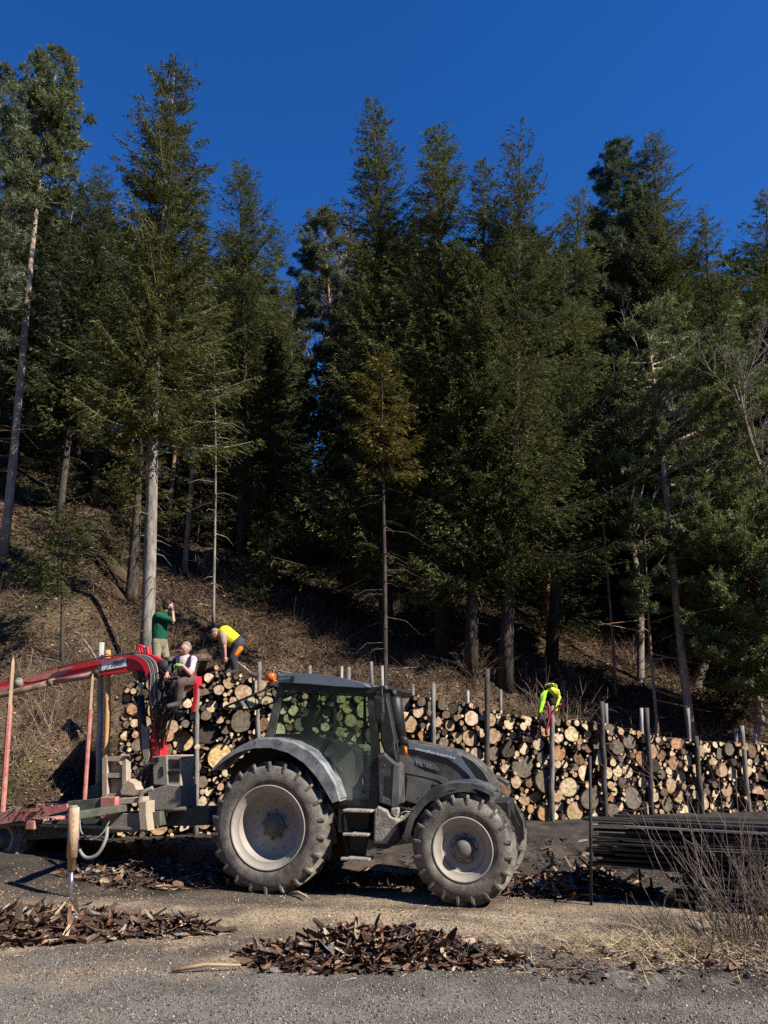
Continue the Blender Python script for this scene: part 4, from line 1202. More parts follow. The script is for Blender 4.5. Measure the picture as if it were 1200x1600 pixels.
def _glass(m, dust0, dust1, tint=(.62, .74, .67)):
    t = m.node_tree; N = t.nodes.new; L = t.links.new
    for n in list(t.nodes):
        if n.type == 'BSDF_PRINCIPLED': t.nodes.remove(n)
    out = t.nodes['Material Output']
    tr = N('ShaderNodeBsdfTransparent'); tr.inputs[0].default_value = (*tint, 1)
    gl = N('ShaderNodeBsdfGlossy'); gl.inputs['Roughness'].default_value = .03; gl.inputs[0].default_value = (.8, .95, .9, 1)
    fr = N('ShaderNodeFresnel'); fr.inputs[0].default_value = 1.5
    mx = N('ShaderNodeMixShader'); L(fr.outputs[0], mx.inputs[0]); L(tr.outputs[0], mx.inputs[1]); L(gl.outputs[0], mx.inputs[2])
    df = N('ShaderNodeBsdfDiffuse'); df.inputs[0].default_value = (.46, .47, .43, 1)
    tc = N('ShaderNodeTexCoord'); nz = N('ShaderNodeTexNoise'); nz.inputs['Scale'].default_value = 3; nz.inputs['Detail'].default_value = 8
    L(tc.outputs['Object'], nz.inputs[0])
    sx = N('ShaderNodeSeparateXYZ'); L(tc.outputs['Object'], sx.inputs[0])
    # dust settles thicker towards the foot of the pane
    mr = N('ShaderNodeMapRange'); mr.inputs[1].default_value = 2.25; mr.inputs[2].default_value = 1.35; mr.inputs[3].default_value = dust0; mr.inputs[4].default_value = dust1
    L(sx.outputs[2], mr.inputs[0])
    mu = N('ShaderNodeMath'); mu.operation = 'MULTIPLY'; L(mr.outputs[0], mu.inputs[0]); 
    m2 = N('ShaderNodeMapRange'); m2.inputs[1].default_value = .3; m2.inputs[2].default_value = .7; m2.inputs[3].default_value = .5; m2.inputs[4].default_value = 1.3
    L(nz.outputs['Fac'], m2.inputs[0]); L(m2.outputs[0], mu.inputs[1])
    m3 = N('ShaderNodeMixShader'); L(mu.outputs[0], m3.inputs[0]); L(mx.outputs[0], m3.inputs[1]); L(df.outputs[0], m3.inputs[2])
    L(m3.outputs[0], out.inputs['Surface'])
_glass(m_glass, .03, .32)
m_glass2 = bpy.data.materials.new('clear_tinted_glass'); m_glass2.use_nodes = True
_glass(m_glass2, .03, .08, (.76, .86, .80))

def text(s, size, loc, rot, m, name, parent, ext=.003, sx=1.0):
    c = bpy.data.curves.new(name, 'FONT'); c.body = s; c.size = size; c.extrude = ext
    tmp = bpy.data.objects.new(name, c); COL.objects.link(tmp)
    bpy.context.view_layer.update()
    me = bpy.data.meshes.new_from_object(tmp.evaluated_get(bpy.context.evaluated_depsgraph_get()))
    bpy.data.objects.remove(tmp)
    me.materials.clear(); me.materials.append(m)
    o = bpy.data.objects.new(name, me); COL.objects.link(o)
    o.location = loc; o.rotation_euler = rot; o.scale = (sx, 1, 1)
    if parent: o.parent = parent
    return o

tractor = empty('tractor', TO, TROT, 'large dark grey farm tractor with blue grey roof parked before the log stack', 'tractor')

def wheel(parent, cx, cz, y, Rr, W, rim_r, nl, deep, flip=False):
    """outer face at local y (near side) or mirrored"""
    sg = -1 if flip else 1
    mb = MB()
    prof = [(rim_r - .03, .10), (rim_r, .05), (rim_r + .035, .012), (rim_r + .10, -.004), (Rr - .17, .0), (Rr - .10, .018), (Rr - .065, .05), (Rr - .055, W * .3), (Rr - .05, W * .5)]
    prof = prof + [(r_, W - y_) for r_, y_ in prof[::-1][1:]]
    mb.lathe([(r_, sg * y_) for r_, y_ in prof], seg=72)
    pitch = 2 * PI / nl
    for side in (0, 1):
        for k in range(nl):
            a0 = k * pitch + (pitch / 2 if side else 0)
            secs = [(Rr - .135, Rr - .115, .002, -.012, .036), (Rr - .10, Rr - .045, .010, -.004, .046), (Rr - .075, Rr - .004, .05, .0, .050), (Rr - .065, Rr, W * .22, .10 / Rr, .046), (Rr - .06, Rr + .002, W * .40, .22 / Rr, .040), (Rr - .06, Rr, W * .54, .30 / Rr, .036)]
            vs = []
            for rb, rt, yy, da, hw in secs:
                yq = yy if side == 0 else W - yy
                for rad, k2 in ((rb, -1.25), (rt, -.68), (rt, .68), (rb, 1.25)):
                    ang = a0 + da + k2 * hw * .5 / Rr
                    vs.append((rad * math.cos(ang), sg * yq, rad * math.sin(ang)))
            fs = []
            for i in range(len(secs) - 1):
                for q in range(4):
                    q2 = (q + 1) % 4
                    fs.append((i * 4 + q, i * 4 + q2, (i + 1) * 4 + q2, (i + 1) * 4 + q))
            n_ = 4 * (len(secs) - 1)
            fs += [(0, 3, 2, 1), (n_, n_ + 1, n_ + 2, n_ + 3)]
            mb.add(vs, fs, 0)
    rm = MB()
    b = rim_r
    rp = [(b + .012, .035), (b + .016, .012), (b - .002, .006), (b - .012, .03), (b - .05, .055), (b - .075, .075), (b - .092, .078)]
    rm.lathe([(r_, sg * y_) for r_, y_ in rp], seg=72)
    dp = [(b - .092, .078), (b - .10, .092), (b - .105, .13), (b - .13, deep * .72), (b - .19, deep * .93), (b - .27, deep), (.20, deep), (.17, deep - .01), (.02, deep - .01), (0.0, deep - .01)]
    rm.lathe([(r_, sg * y_) for r_, y_ in dp], seg=72)
    o = rm.build('wheel', m_rim, parent); o.location = (cx, y, cz)
    o.rotation_euler = (0, .13, 0)
    mb.build('tyre', m_tyre, o)
    hb = MB()
    if deep > .2:
        hb.lathe([(.16, sg * (deep - .012)), (.16, sg * (deep - .05)), (.13, sg * (deep - .06)), (.11, sg * (deep - .06)), (.10, sg * (deep - .10)), (0, sg * (deep - .10))], seg=28)
        rb = .15
    else:
        hb.lathe([(.15, sg * (deep - .012)), (.15, sg * (deep - .04)), (.12, sg * (deep - .05)), (.105, sg * (deep - .13)), (.07, sg * (deep - .17)), (0, sg * (deep - .17))], seg=28)
        rb = .135
    for k in range(8):
        a = k / 8 * 2 * PI
        hb.lathe([(.022, 0), (.022, sg * -.03), (0, sg * -.03)], (rb * 1.22 * math.cos(a), sg * (deep - .01), rb * 1.22 * math.sin(a)), seg=6, sm=False)
    for k in range(12 if deep > .2 else 0):
        a = k / 12 * 2 * PI + .1
        hb.lathe([(.010, 0), (.010, sg * -.015), (0, sg * -.015)], ((b - .24) * math.cos(a), sg * (deep - .002), (b - .24) * math.sin(a)), seg=6, sm=False)
    hb.build('hub', m_hub, o)
    return o
RX, RZ = TL(417, 1293, 0)
FX, FZ = TL(722, 1328, 0)
RR, FR = RZ + .01, FZ + .01
print('wheels', RX, RZ, FX, FZ)
wheel(tractor, RX, RZ, 0, RR, .62, .565, 22, .30)
wheel(tractor, RX, RZ, 2.30, RR, .62, .565, 22, .30, flip=True)
wheel(tractor, FX, FZ, 0.02, FR, .44, .40, 20, .17)
wheel(tractor, FX, FZ, 1.98, FR, .44, .40, 20, .17, flip=True)

# chassis, gearbox, axles
mb = MB()
z1 = TL(500, 1330, .9)[1]
mb.prism(PL([(455, 1235), (640, 1240), (760, 1255), (790, 1285), (780, 1310), (640, 1318), (560, 1330), (455, 1325)], .85), .85, 1.45, bev=.03)
mb.tube([(RX, .5, RZ), (RX, 1.8, RZ)], .16, 16)
mb.tube([(FX, .5, FZ), (FX, 1.8, FZ)], .11, 12)
mb.box((RX + .1, 1.15, RZ + .05), (.9, 1.0, .62), bev=.06)
mb.box((FX - .1, 1.15, FZ + .08), (.9, .5, .3), bev=.04)
mb.build('chassis', m_under, tractor)
# inner fender walls that close the wheel wells
arc_o = [(329, 1203), (347, 1185), (370.5, 1169), (389, 1160), (402, 1155), (427, 1155), (457, 1161), (484, 1176), (504, 1196), (521, 1225), (529, 1251)]
arc_i = [(331, 1204), (349, 1189.5), (368, 1177), (384, 1171.5), (397, 1169), (422, 1168.5), (449, 1176), (474, 1192), (493, 1213), (508, 1236), (519, 1255)]
mb = MB()
W_ = PL(arc_o, 0.0)
inner = [TL(a, b, 0) for a, b in arc_o] + [TL(529, 1300, 0), TL(500, 1310, 0), TL(340, 1235, 0)]
mb.prism([(x, z - .03) for x, z in inner], .60, .64)
mb.prism([(x, z - .03) for x, z in inner], 2.30 - .64, 2.30 - .60)
mb.build('wheel_well', m_under, tractor)
for side in (0, 1):
    mb = MB()
    A_o = PL(arc_o); A_i = PL(arc_i)
    y0, y1 = (.03, .62) if side == 0 else (2.27, 1.68)
    # side flange
    mb.strip([Vector((x, y0, z)) for x, z in A_o], [Vector((x, y0 - (.012 if side == 0 else -.012), z)) for x, z in A_i])
    mb.strip([Vector((x, y0 + (.02 if side == 0 else -.02), z)) for x, z in A_o], [Vector((x, y0, z)) for x, z in A_i])
    # arched top plate with rounded shoulder
    cxm = RX
    B = [Vector((x, y0, z)) for x, z in A_o]
    Cc = [Vector((x - (x - cxm) * -.012, y0 + (.05 if side == 0 else -.05), z + .025)) for x, z in A_o]
    D = [Vector((x, y1, z + .03)) for x, z in A_o]
    E = [Vector((x * 1.0, y1, z - .0)) for x, z in A_o]
    mb.strip(B, Cc); mb.strip(Cc, D); mb.strip(D, E)
    mb.strip(E, [Vector((x, y0 + (.02 if side == 0 else -.02), z - .02)) for x, z in A_o])
    o = mb.build('rear_fender', m_fend, tractor)
# front fenders
fo = [(631, 1302), (639, 1277), (653, 1255), (673, 1236), (695, 1226), (717, 1223.5), (739, 1224), (758, 1230), (772, 1240)]
fi = [(641, 1304), (648, 1281), (662, 1261), (680, 1245), (699, 1235.5), (722, 1232), (744, 1233), (760, 1239), (771, 1246)]
for side in (0, 1):
    mb = MB(); y0, y1 = (.05, .52) if side == 0 else (2.23, 1.76); s_ = 1 if side == 0 else -1
    A_o = PL(fo, .05); A_i = PL(fi, .05)
    mb.strip([Vector((x, y0, z)) for x, z in A_o], [Vector((x, y0 - .008 * s_, z)) for x, z in A_i])
    mb.strip([Vector((x, y0, z)) for x, z in A_o], [Vector((x, y0 + .05 * s_, z + .03)) for x, z in A_o])
    mb.strip([Vector((x, y0 + .05 * s_, z + .03)) for x, z in A_o], [Vector((x, y1, z + .03)) for x, z in A_o])
    mb.strip([Vector((x, y1, z + .03)) for x, z in A_o], [Vector((x, y1, z - .02)) for x, z in A_o])
    mb.strip([Vector((x, y1, z - .02)) for x, z in A_o], [Vector((x, y0 + .02 * s_, z - .02)) for x, z in A_o])
    mid = A_o[4]
    mb.box((mid[0] + .05, y0 + .3 * s_, mid[1] - .06), (.06, .35, .08))
    mb.build('front_fender', m_char, tractor)

# cab
YC0, YC1 = .36, 1.94
m_frame = m_black
mb = MB()
def cabpost(a, b, w, y, m=0):
    """a straight pillar between two pixels at depth y"""
    p, q = T3(*a, YC0), T3(*b, YC0)
    p.y = q.y = y
    mb.tube([p, q], w, 6, m, sm=False)
for y in (YC0, YC1):
    mb.prism(PL([(437, 1068), (446, 1070), (428, 1152), (415, 1153)], YC0), y - .035, y + .035, 1)   # rear pillar
    mb.prism(PL([(574, 1076), (586, 1076), (594, 1180), (592, 1262), (578, 1262), (581, 1180)], YC0), y - .035, y + .035, 0)
    mb.prism(PL([(425, 1148), (462, 1158), (497, 1182), (518, 1214), (535, 1250), (580, 1250), (580, 1258), (531, 1258), (512, 1218), (492, 1187), (458, 1164), (422, 1154)], YC0), y - .03, y + .03, 0)
    mb.prism(PL([(440, 1066), (576, 1071), (572, 1083), (440, 1078)], YC0), y - .032, y + .032, 0)
    mb.prism(PL([(522, 1076), (526, 1076), (526, 1140), (499, 1186), (495, 1183), (521, 1139)], YC0), y - .015, y + .015, 0)
# cross members, floor, rear wall
fl = TL(440, 1252, YC0)[1]; xr = TL(430, 1150, YC0)[0]; xf = TL(590, 1250, YC0)[0]
mb.box(((xr + xf) / 2 + .35, 1.15, fl - .04), (1.0, 1.6, .10), 0, bev=.02)
for (a, b) in (((437, 1070), .04), ((417, 1150), .04), ((580, 1074), .04), ((586, 1180), .03)):
    p = T3(*a, YC0); mb.tube([(p.x, YC0, p.z), (p.x, YC1, p.z)], b, 6)
mb.build('cab_frame', [m_black, m_char], tractor)
# window panes
def pane(pts, y, name, m=None, th=.006):
    mb = MB(); mb.prism(PL(pts, YC0), y - th / 2, y + th / 2)
    return mb.build(name, m or m_glass, tractor)
gl_side = [(445, 1077), (573, 1082), (583, 1180), (580, 1251), (536, 1251), (518, 1213), (497, 1183), (460, 1159), (427, 1150)]
pane(gl_side, YC0 + .002, 'side_window')
pane(gl_side, YC1 - .002, 'side_window', m_glass2)
# windscreen between the front pillars
a, b = T3(590, 1084, YC0), T3(600, 1188, YC0)
mb = MB(); mb.add([(a.x, YC0 + .05, a.z), (a.x, YC1 - .05, a.z), (b.x, YC1 - .05, b.z), (b.x, YC0 + .05, b.z)], [(0, 1, 2, 3)])
mb.build('windscreen', m_glass2, tractor, normals=False)
# roof
mb = MB()
roof = [(430, 1053), (440, 1050.5), (484, 1052), (520, 1056), (552, 1063), (572, 1069), (580, 1074), (570, 1075), (524, 1072.5), (480, 1068.5), (432, 1066)]
mb.prism(PL(roof, .26), .26, 2.04, bev=.05)
mb.build('roof', m_blue, tractor)
mb = MB()
mb.prism(PL([(434, 1066), (480, 1068), (524, 1072), (574, 1075), (603, 1071), (606, 1076), (596, 1084), (560, 1082), (440, 1077)], .30), .30, 2.0, bev=.03)
mb.build('roof_lining', m_black, tractor)
# open rear window
h0, h1 = T3(428, 1072, .5), T3(346, 1106, .5)
mb = MB()
fr = []
th = Vector((0, 0, .012))
mb.add([Vector((h0.x, .5, h0.z)), Vector((h0.x, 1.8, h0.z)), Vector((h1.x, 1.75, h1.z)), Vector((h1.x, .55, h1.z))], [(0, 1, 2, 3)])
rw = mb.build('rear_window', m_glass2, tractor, normals=False)
mb = MB()
mb.tube([(h0.x, .5, h0.z), (h1.x + .05, .53, h1.z + .02), (h1.x, .60, h1.z), (h1.x, 1.7, h1.z), (h1.x + .05, 1.77, h1.z + .02), (h0.x, 1.8, h0.z)], .018, 6)
g0, g1 = T3(400, 1100, .5), T3(372, 1095, .5)
mb.tube([T3(399, 1104, .6), T3(400, 1085, .6), T3(384, 1089, .6)], .009, 5)
mb.build('window_frame', m_black, rw)
mb = MB(); mb.ball(T3(411, 1112, .42), .06); mb.tube([T3(411, 1112, .42), T3(419, 1104, .5)], .012, 6)
mb.build('work_lamp', m_black, tractor)
# beacon
p = T3(423.5, 1058, .55)
mb = MB(); mb.tube([p + Vector((-.075, 0, 0)), p + Vector((.06, 0, 0))], [.06, .066], 16); mb.ball(p + Vector((-.075, 0, 0)), .06, sq=(.5, 1, 1))
mb.build('beacon', m_amber, tractor)
p = T3(447, 1057, .24)
mb = MB(); mb.tube([T3(434, 1058, .24), T3(459, 1057, .24)], .010, 6); mb.box(T3(457, 1061, .23), (.05, .04, .09)); mb.tube([T3(457, 1062, .23), T3(454, 1069, .27)], .015, 6)
mb.build('roof_lamp_arm', m_black, tractor)
# seat, steering, console, inside trim
mb = MB()
c = TL(505, 1215, 1.15)
mb.box((c[0], 1.15, c[1] + .10), (.5, .5, .13), bev=.05)
mb.box((c[0] - .24, 1.15, c[1] + .42), (.13, .5, .62), bev=.05, rot=Matrix.Rotation(-.15, 3, 'Y'))
mb.box((c[0] - .32, 1.15, c[1] + .85), (.1, .28, .2), bev=.04, rot=Matrix.Rotation(-.15, 3, 'Y'))
mb.box((c[0], 1.15, c[1] - .12), (.35, .35, .3), bev=.02)
mb.build('driver_seat', m_seat, tractor)
mb = MB()
c = T3(552, 1165, 1.15)
ring = []
for k in range(25):
    a = k / 24 * 2 * PI
    v = Vector((0, math.cos(a) * .21, math.sin(a) * .21)); v.rotate(Matrix.Rotation(-.95, 3, 'Y'))
    ring.append(c + v)
mb.tube(ring, .016, 6, cap=False)
mb.tube([ring[0], c, ring[12]], .012, 5); mb.tube([c, ring[18]], .012, 5)
mb.tube([c, T3(575, 1215, 1.15)], .045, 8)
mb.box(T3(572, 1205, 1.15), (.26, .42, .6), bev=.05)
mb.build('steering_wheel', m_black, tractor)
mb = MB()
mb.prism(PL([(455, 1156), (474, 1152), (498, 1160), (500, 1182), (478, 1174)], .55), .5, .75, bev=.01)
for k in range(3): mb.tube([T3(481 + 7 * k, 1141 + 2 * k, .6), T3(482 + 7 * k, 1152 + 2 * k, .6)], .010, 5)
mb.build('control_console', m_int, tractor)
mb = MB()      # bonnet of the inner fender seen through the far glass
mb.box((xr + .55, 1.75, fl + .45), (1.1, .3, .7), bev=.05)
mb.build('cab_side_trim', m_int, tractor)
mb = MB(); mb.tube([T3(566, 1216, .33), T3(567, 1240, .33)], .014, 6); mb.box(T3(574, 1243, .32), (.05, .03, .09), bev=.01)
mb.build('door_handle', m_black, tractor)
mb = MB(); mb.tube([T3(470, 1077, .34), T3(472, 1090, .6), T3(476, 1110, .6), T3(500, 1111, .6)], .008, 5); mb.build('grab_rail', m_black, tractor)

# bonnet
HY0, HY1 = .70, 1.60
hood = [(612, 1156), (637, 1157.5), (673, 1165), (703, 1172), (718, 1177), (739, 1190), (757, 1208), (768, 1226), (772, 1240), (770, 1256), (640, 1256), (622, 1247)]
mb = MB(); mb.prism(PL(hood, HY0), HY0, HY1, bev=.07); mb.build('bonnet', m_char, tractor)
def patch(pts, y, name, m, th=.012, parent=tractor, bev=.0):
    mb = MB(); mb.prism(PL(pts, y), y - th, y, bev=bev); return mb.build(name, m, parent)
stripe = [(637, 1159.5), (672, 1166.5), (702, 1174), (718, 1180), (729, 1195), (743, 1214), (755, 1226), (771, 1234), (772.5, 1241), (757, 1236), (746, 1227), (728, 1206), (714, 1194), (697, 1184), (668, 1175), (638, 1170)]
for y in (HY0 - .002,): patch(stripe, y, 'bonnet_stripe', m_blue, .016)
mb = MB(); mb.prism(PL(stripe, HY0), HY1 + .002, HY1 + .018); mb.build('bonnet_stripe', m_blue, tractor)
patch([(720, 1179), (740, 1190.5), (757, 1209), (768, 1229), (757, 1225), (744, 1212), (731, 1194)], HY0 - .001, 'grille', m_under, .010)
patch([(617, 1206), (650, 1212), (676, 1219), (693, 1229), (668, 1240), (652, 1256), (624, 1247)], HY0 - .001, 'side_panel', m_panel, .012)
patch([(634, 1208), (637, 1215), (634, 1246), (631, 1246), (634, 1216), (631, 1208)], HY0 - .014, 'panel_seam', m_under, .004)
patch([(637, 1181), (650, 1194), (663, 1205), (684, 1211), (697, 1217), (707, 1225), (698, 1227), (684, 1219), (661, 1213), (640, 1209), (617, 1205), (617, 1180)], HY0 - .003, 'bonnet_trim', m_panel, .016)
patch([(675, 1225), (690, 1228), (683, 1234), (677, 1234)], HY0 - .016, 'vent', m_under, .004)
bd = patch([(647, 1186), (670, 1189), (680, 1194), (688, 1204.5), (674, 1202), (656, 1196)], HY0 - .012, 'name_plate', m_panel, .008)
def face_text(s, pa, pb, y, hpx, name, m, parent):
    A, B = T3(*pa, y), T3(*pb, y)
    L_ = (B - A).length; an = math.atan2(B.z - A.z, B.x - A.x)
    sz = hpx / FPX * 11.2 / .70
    o = text(s, sz, A, (PI / 2, -an, 0), m, name, parent)
    bpy.context.view_layer.update()
    w_ = max(o.dimensions.x, .01)
    o.scale = (L_ / w_, 1, 1)
    return o
face_text('VALTRA', (649, 1195), (673, 1201), HY0 - .026, 6.5, 'lettering', m_letter, bd)
face_text('www.waldheim-landtechnik.at', (648, 1171.5), (711, 1186.5), HY0 - .022, 4.0, 'lettering', m_white, tractor)
# exhaust, intake stack and tool box by the front pillar
mb = MB()
mb.prism(PL([(592, 1083), (603, 1083), (610, 1116), (617, 1154), (620, 1192), (602, 1182), (594, 1160)], .32), .32, .52, bev=.03)
mb.build('intake_duct', m_black, tractor)
mb = MB()
q0, q1 = T3(616, 1089, .62), T3(624, 1156, .62)
mb.tube([q0, q0 + (q1 - q0) * .06, q1], [.085, .115, .12], 20); mb.tube([q0 + Vector((-.02, 0, .10)), q0], .05, 12)
mb.build('exhaust', m_black, tractor)
mb = MB()
mb.prism(PL([(590, 1180), (600, 1176), (617, 1191), (623, 1196), (624, 1256), (618, 1262), (592, 1254)], .26), .26, .62, bev=.025)
tb = mb.build('tool_box', m_char, tractor)
patch([(603, 1212), (610, 1214), (611, 1241), (602, 1240)], .258, 'inset', m_under, .006, tb)
patch([(598, 1245), (611, 1249), (610, 1257), (597, 1252)], .258, 'inset', m_panel, .006, tb)
patch([(616, 1192), (623, 1197), (624, 1256), (614, 1262), (612, 1256)], .256, 'dusty_edge', m_panel, .010, tb)
mb = MB(); mb.box(T3(618, 1267, .3), (.10, .12, .09), bev=.01); mb.build('bracket', m_dirt, tractor)
# mirror
mb = MB()
mb.prism(PL([(584, 1087), (598, 1087), (600, 1113), (597, 1128), (588, 1129), (585, 1114)], .05), .05, .13, bev=.02)
mb.tube([T3(588, 1079, .3), T3(597, 1072, .1), T3(597, 1100, .06)], .012, 6)
mb.build('mirror', m_black, tractor)
mb = MB(); mb.ball(T3(630, 1157, .35), .065, sq=(1, .6, 1)); mb.tube([T3(637, 1152, .4), T3(638, 1168, .4)], .007, 5); mb.build('front_mirror', m_black, tractor)
mb = MB(); mb.tube([T3(633, 1166, .42), T3(634, 1180, .42)], [.03, .026], 10); mb.build('indicator', m_amber, tractor)
mb = MB(); mb.tube([T3(556, 1086, .35), T3(530, 1120, .352), T3(520, 1140, .352)], .006, 4); mb.build('wiper', m_under, tractor)
mb = MB()
for px, py in ((601, 1196), (607, 1250), (596, 1240), (620, 1204), (641, 1166), (700, 1182), (655, 1245), (690, 1222), (735, 1215), (520, 1246), (497, 1190), (440, 1160), (400, 1160)):
    mb.ball(T3(px, py, .25 if px < 625 and px > 590 else (.02 if px < 590 else HY0 - .018)), .009, seg=6, rings=4)
mb.build('bolts', m_hub, tractor)
# steps
for (x0, x1, ya, yb) in ((535, 580, 1265, 1270), (535, 575, 1302, 1307), (532, 577, 1340, 1346)):
    a, b = TL(x0, ya, .12), TL(x1, yb, .12)
    mb = MB(); mb.box(((a[0] + b[0]) / 2, .24, (a[1] + b[1]) / 2), (b[0] - a[0], .26, .035), bev=.008)
    mb.build('step', m_dirt, tractor)
mb = MB()
mb.prism(PL([(533, 1256), (537, 1256), (536, 1290), (547, 1344), (543, 1344), (533, 1292)], .36), .36, .38)
mb.prism(PL([(537, 1260), (578, 1262), (575, 1300), (570, 1344), (548, 1343), (546, 1306)], .40), .38, .44)
mb.build('step_frame', m_under, tractor)
mb = MB(); mb.prism(PL([(530, 1256), (552, 1258), (556, 1265), (562, 1280), (545, 1300), (529, 1300)], .42), .40, .46); mb.build('step_guard', m_dirt, tractor)
# tank
mb = MB()
mb.prism(PL([(584, 1266), (590, 1260), (604, 1266), (610, 1276), (622, 1282), (620, 1296), (604, 1319), (583, 1320)], .20), .20, .70, bev=.03)
mb.build('fuel_tank', m_dirt, tractor)
mb = MB()
mb.prism(PL([(583, 1318), (604, 1319), (622, 1290), (624, 1308), (606, 1326), (583, 1326)], .22), .22, .75)
mb.tube([T3(622, 1262, .4), T3(645, 1266, .5), T3(650, 1300, .5)], .025, 6); mb.tube([T3(624, 1275, .4), T3(640, 1262, .4)], .015, 6)
mb.build('tank_guard', m_under, tractor)
mb = MB()
mb.prism(PL([(628, 1305), (640, 1299), (645, 1308), (637, 1315), (630, 1310)], .3), .28, .34)
mb.prism(PL([(624, 1280), (650, 1258), (655, 1262), (638, 1296), (626, 1298)], .6), .58, .66)
mb.tube([T3(622, 1272, .35), T3(634, 1268, .35), T3(646, 1270, .4)], .012, 6)
mb.build('fender_bracket', m_dirt, tractor)
# front hitch
mb = MB()
mb.prism(PL([(786, 1262), (797, 1258), (812, 1290), (814, 1318), (806, 1326), (797, 1300)], .9), .86, .92)
mb.prism(PL([(786, 1262), (797, 1258), (812, 1290), (814, 1318), (806, 1326), (797, 1300)], .9), 1.4, 1.46)
mb.box(T3(780, 1262, 1.15), (.4, .7, .25), bev=.03)
mb.tube([T3(801, 1300, .8), T3(810, 1322, .8)], .015, 6)
mb.build('front_hitch', m_under, tractor)
mb = MB(); mb.ball(T3(771, 1247, .85), .05, sq=(.5, 1, .7)); mb.ball(T3(771, 1247, 1.45), .05, sq=(.5, 1, .7)); mb.build('headlight', m_chrome, tractor)

# ================================================================ TIMBER TRAILER
TRO = TO + TF * TL(100, 1300, .5)[0]
def G3(px, py, y): return TO + TF * TL(px, py, y)[0] + TS * y + Vector((0, 0, TL(px, py, y)[1]))
trailer = empty('timber_trailer', TO - TF * 3.0 + TS * .3, TROT, 'muddy red and dark green timber trailer hitched behind the tractor', 'trailer')
TRX = -3.0; TRY = .3
def tl(p): return (p[0] - TRX, p[1])
class TP(MB):
    """builder whose prisms take pixels on a plane of the trailer"""
    def pp(s, pts, y, y0, y1, m=0, bev=0.0):
        return s.prism([tl(TL(a, b, y)) for a, b in pts], y0 - TRY, y1 - TRY, m, bev)
    def p3(s, px, py, y):
        a = TL(px, py, y); return Vector((a[0] - TRX, y - TRY, a[1]))
m_red = mat('crane_red_paint', (.60, .018, .032), .4, col2=(.62, .035, .05), scale=4, dust=(.42, .22, .17), dustamt=.2, coat=.3, bump=.05)
m_redold = mat('faded_red_paint', (.42, .10, .085), .75, col2=(.56, .25, .20), scale=9, dust=(.42, .34, .27), dustamt=.38, bump=.3)
m_green = mat('muddy_green_paint', (.055, .065, .045), .8, col2=(.11, .11, .085), scale=5, dust=(.22, .20, .16), dustamt=.4, bump=.2)
m_mud = mat('mud_grey_steel', (.20, .185, .155), .9, col2=(.31, .285, .24), scale=14, bump=.4, bscale=60)
m_tan = mat('dusty_tan_steel', (.40, .33, .24), .75, col2=(.52, .42, .31), scale=6, dust=(.33, .18, .10), dustamt=.3, bump=.2)
m_jack = mat('worn_orange_steel', (.42, .25, .14), .7, col2=(.58, .44, .31), scale=7, dust=(.28, .14, .08), dustamt=.3, bump=.3, stretch=(1, 1, .4))
m_hose = mat('rubber_hose', (.05, .05, .05), .55, col2=(.13, .13, .125), scale=12)
m_hosel = mat('dusty_hose', (.20, .19, .17), .7, col2=(.32, .3, .27), scale=14)
m_wood = mat('raw_stake_wood', (.38, .25, .14), .8, col2=(.52, .37, .23), scale=7, stretch=(1, 1, .2), bump=.3)
# main beams
for y in (.55, 1.55):
    mb = TP(); mb.pp([(-260, 1298), (105, 1281), (160, 1276), (250, 1268), (250, 1290), (160, 1303), (105, 1309), (-260, 1330)], .55, y, y + .22, bev=.01)
    mb.build('main_beam', m_green, trailer)
mb = TP(); mb.pp([(158, 1272), (217, 1271), (219, 1297), (231, 1299), (160, 1302)], .42, .42, .56, bev=.008); mb.build('front_bolster', m_mud, trailer)
mb = TP(); mb.pp([(216, 1252), (228, 1252), (228, 1271), (231, 1298), (219, 1297), (217, 1272)], .36, .36, .62, bev=.006); mb.build('bracket', m_tan, trailer)
mb = TP(); mb.pp([(-260, 1288), (0, 1270), (104, 1256), (106, 1266), (60, 1278), (0, 1288), (-260, 1306)], .30, .30, .42, bev=.01); mb.build('side_rail', m_redold, trailer)
mb = TP(); mb.pp([(-260, 1288), (0, 1270), (104, 1256), (106, 1266), (60, 1278), (0, 1288), (-260, 1306)], .30, 1.90, 2.02, bev=.01); mb.build('side_rail', m_redold, trailer)
mb = TP(); mb.pp([(106, 1252), (158, 1247), (158, 1279), (106, 1282)], .36, .34, .44, bev=.01); mb.build('cross_beam', m_green, trailer)
mb = TP(); mb.pp([(158, 1245.5), (181, 1245), (181, 1271), (172, 1278), (158, 1279)], .33, .31, .43, bev=.008); mb.build('reflector_plate', m_redold, trailer)
for x in (-40, 60):
    mb = TP(); c = mb.p3(x, 1285, .5); mb.box((c.x, .85, c.z - .02), (.16, 1.7, .14), bev=.01); mb.build('bolster', m_redold, trailer)
# deck floor
mb = TP(); a = TL(-260, 1300, .6); b = TL(235, 1275, .6)
mb.box(((a[0] + b[0]) / 2 - TRX, .85, TL(60, 1283, .5)[1] - .05), (b[0] - a[0], 1.5, .04)); mb.build('deck', m_mud, trailer)
# stakes with sharpened wooden tops
def stake(px0, px1, yt, ym, yb, w, y, far=False):
    mb = TP()
    t = mb.p3(px1, yt, y); b = mb.p3(px0, yb, y); m_ = b.lerp(t, (yb - ym) / (yb - yt))
    q = b.lerp(t, .955)
    mb.tube([b, m_], w, 8, sm=False)
    o = mb.build('stake', m_redold, trailer)
    mb = TP(); mb.tube([m_, q, t], [w * .86, w * .8, w * .12], 4, sm=False); mb.build('wooden_top', m_wood, o)
stake(4, 21, 1026, 1105, 1268, .045, .36)
stake(132, 145, 1052, 1110, 1250, .036, .50)
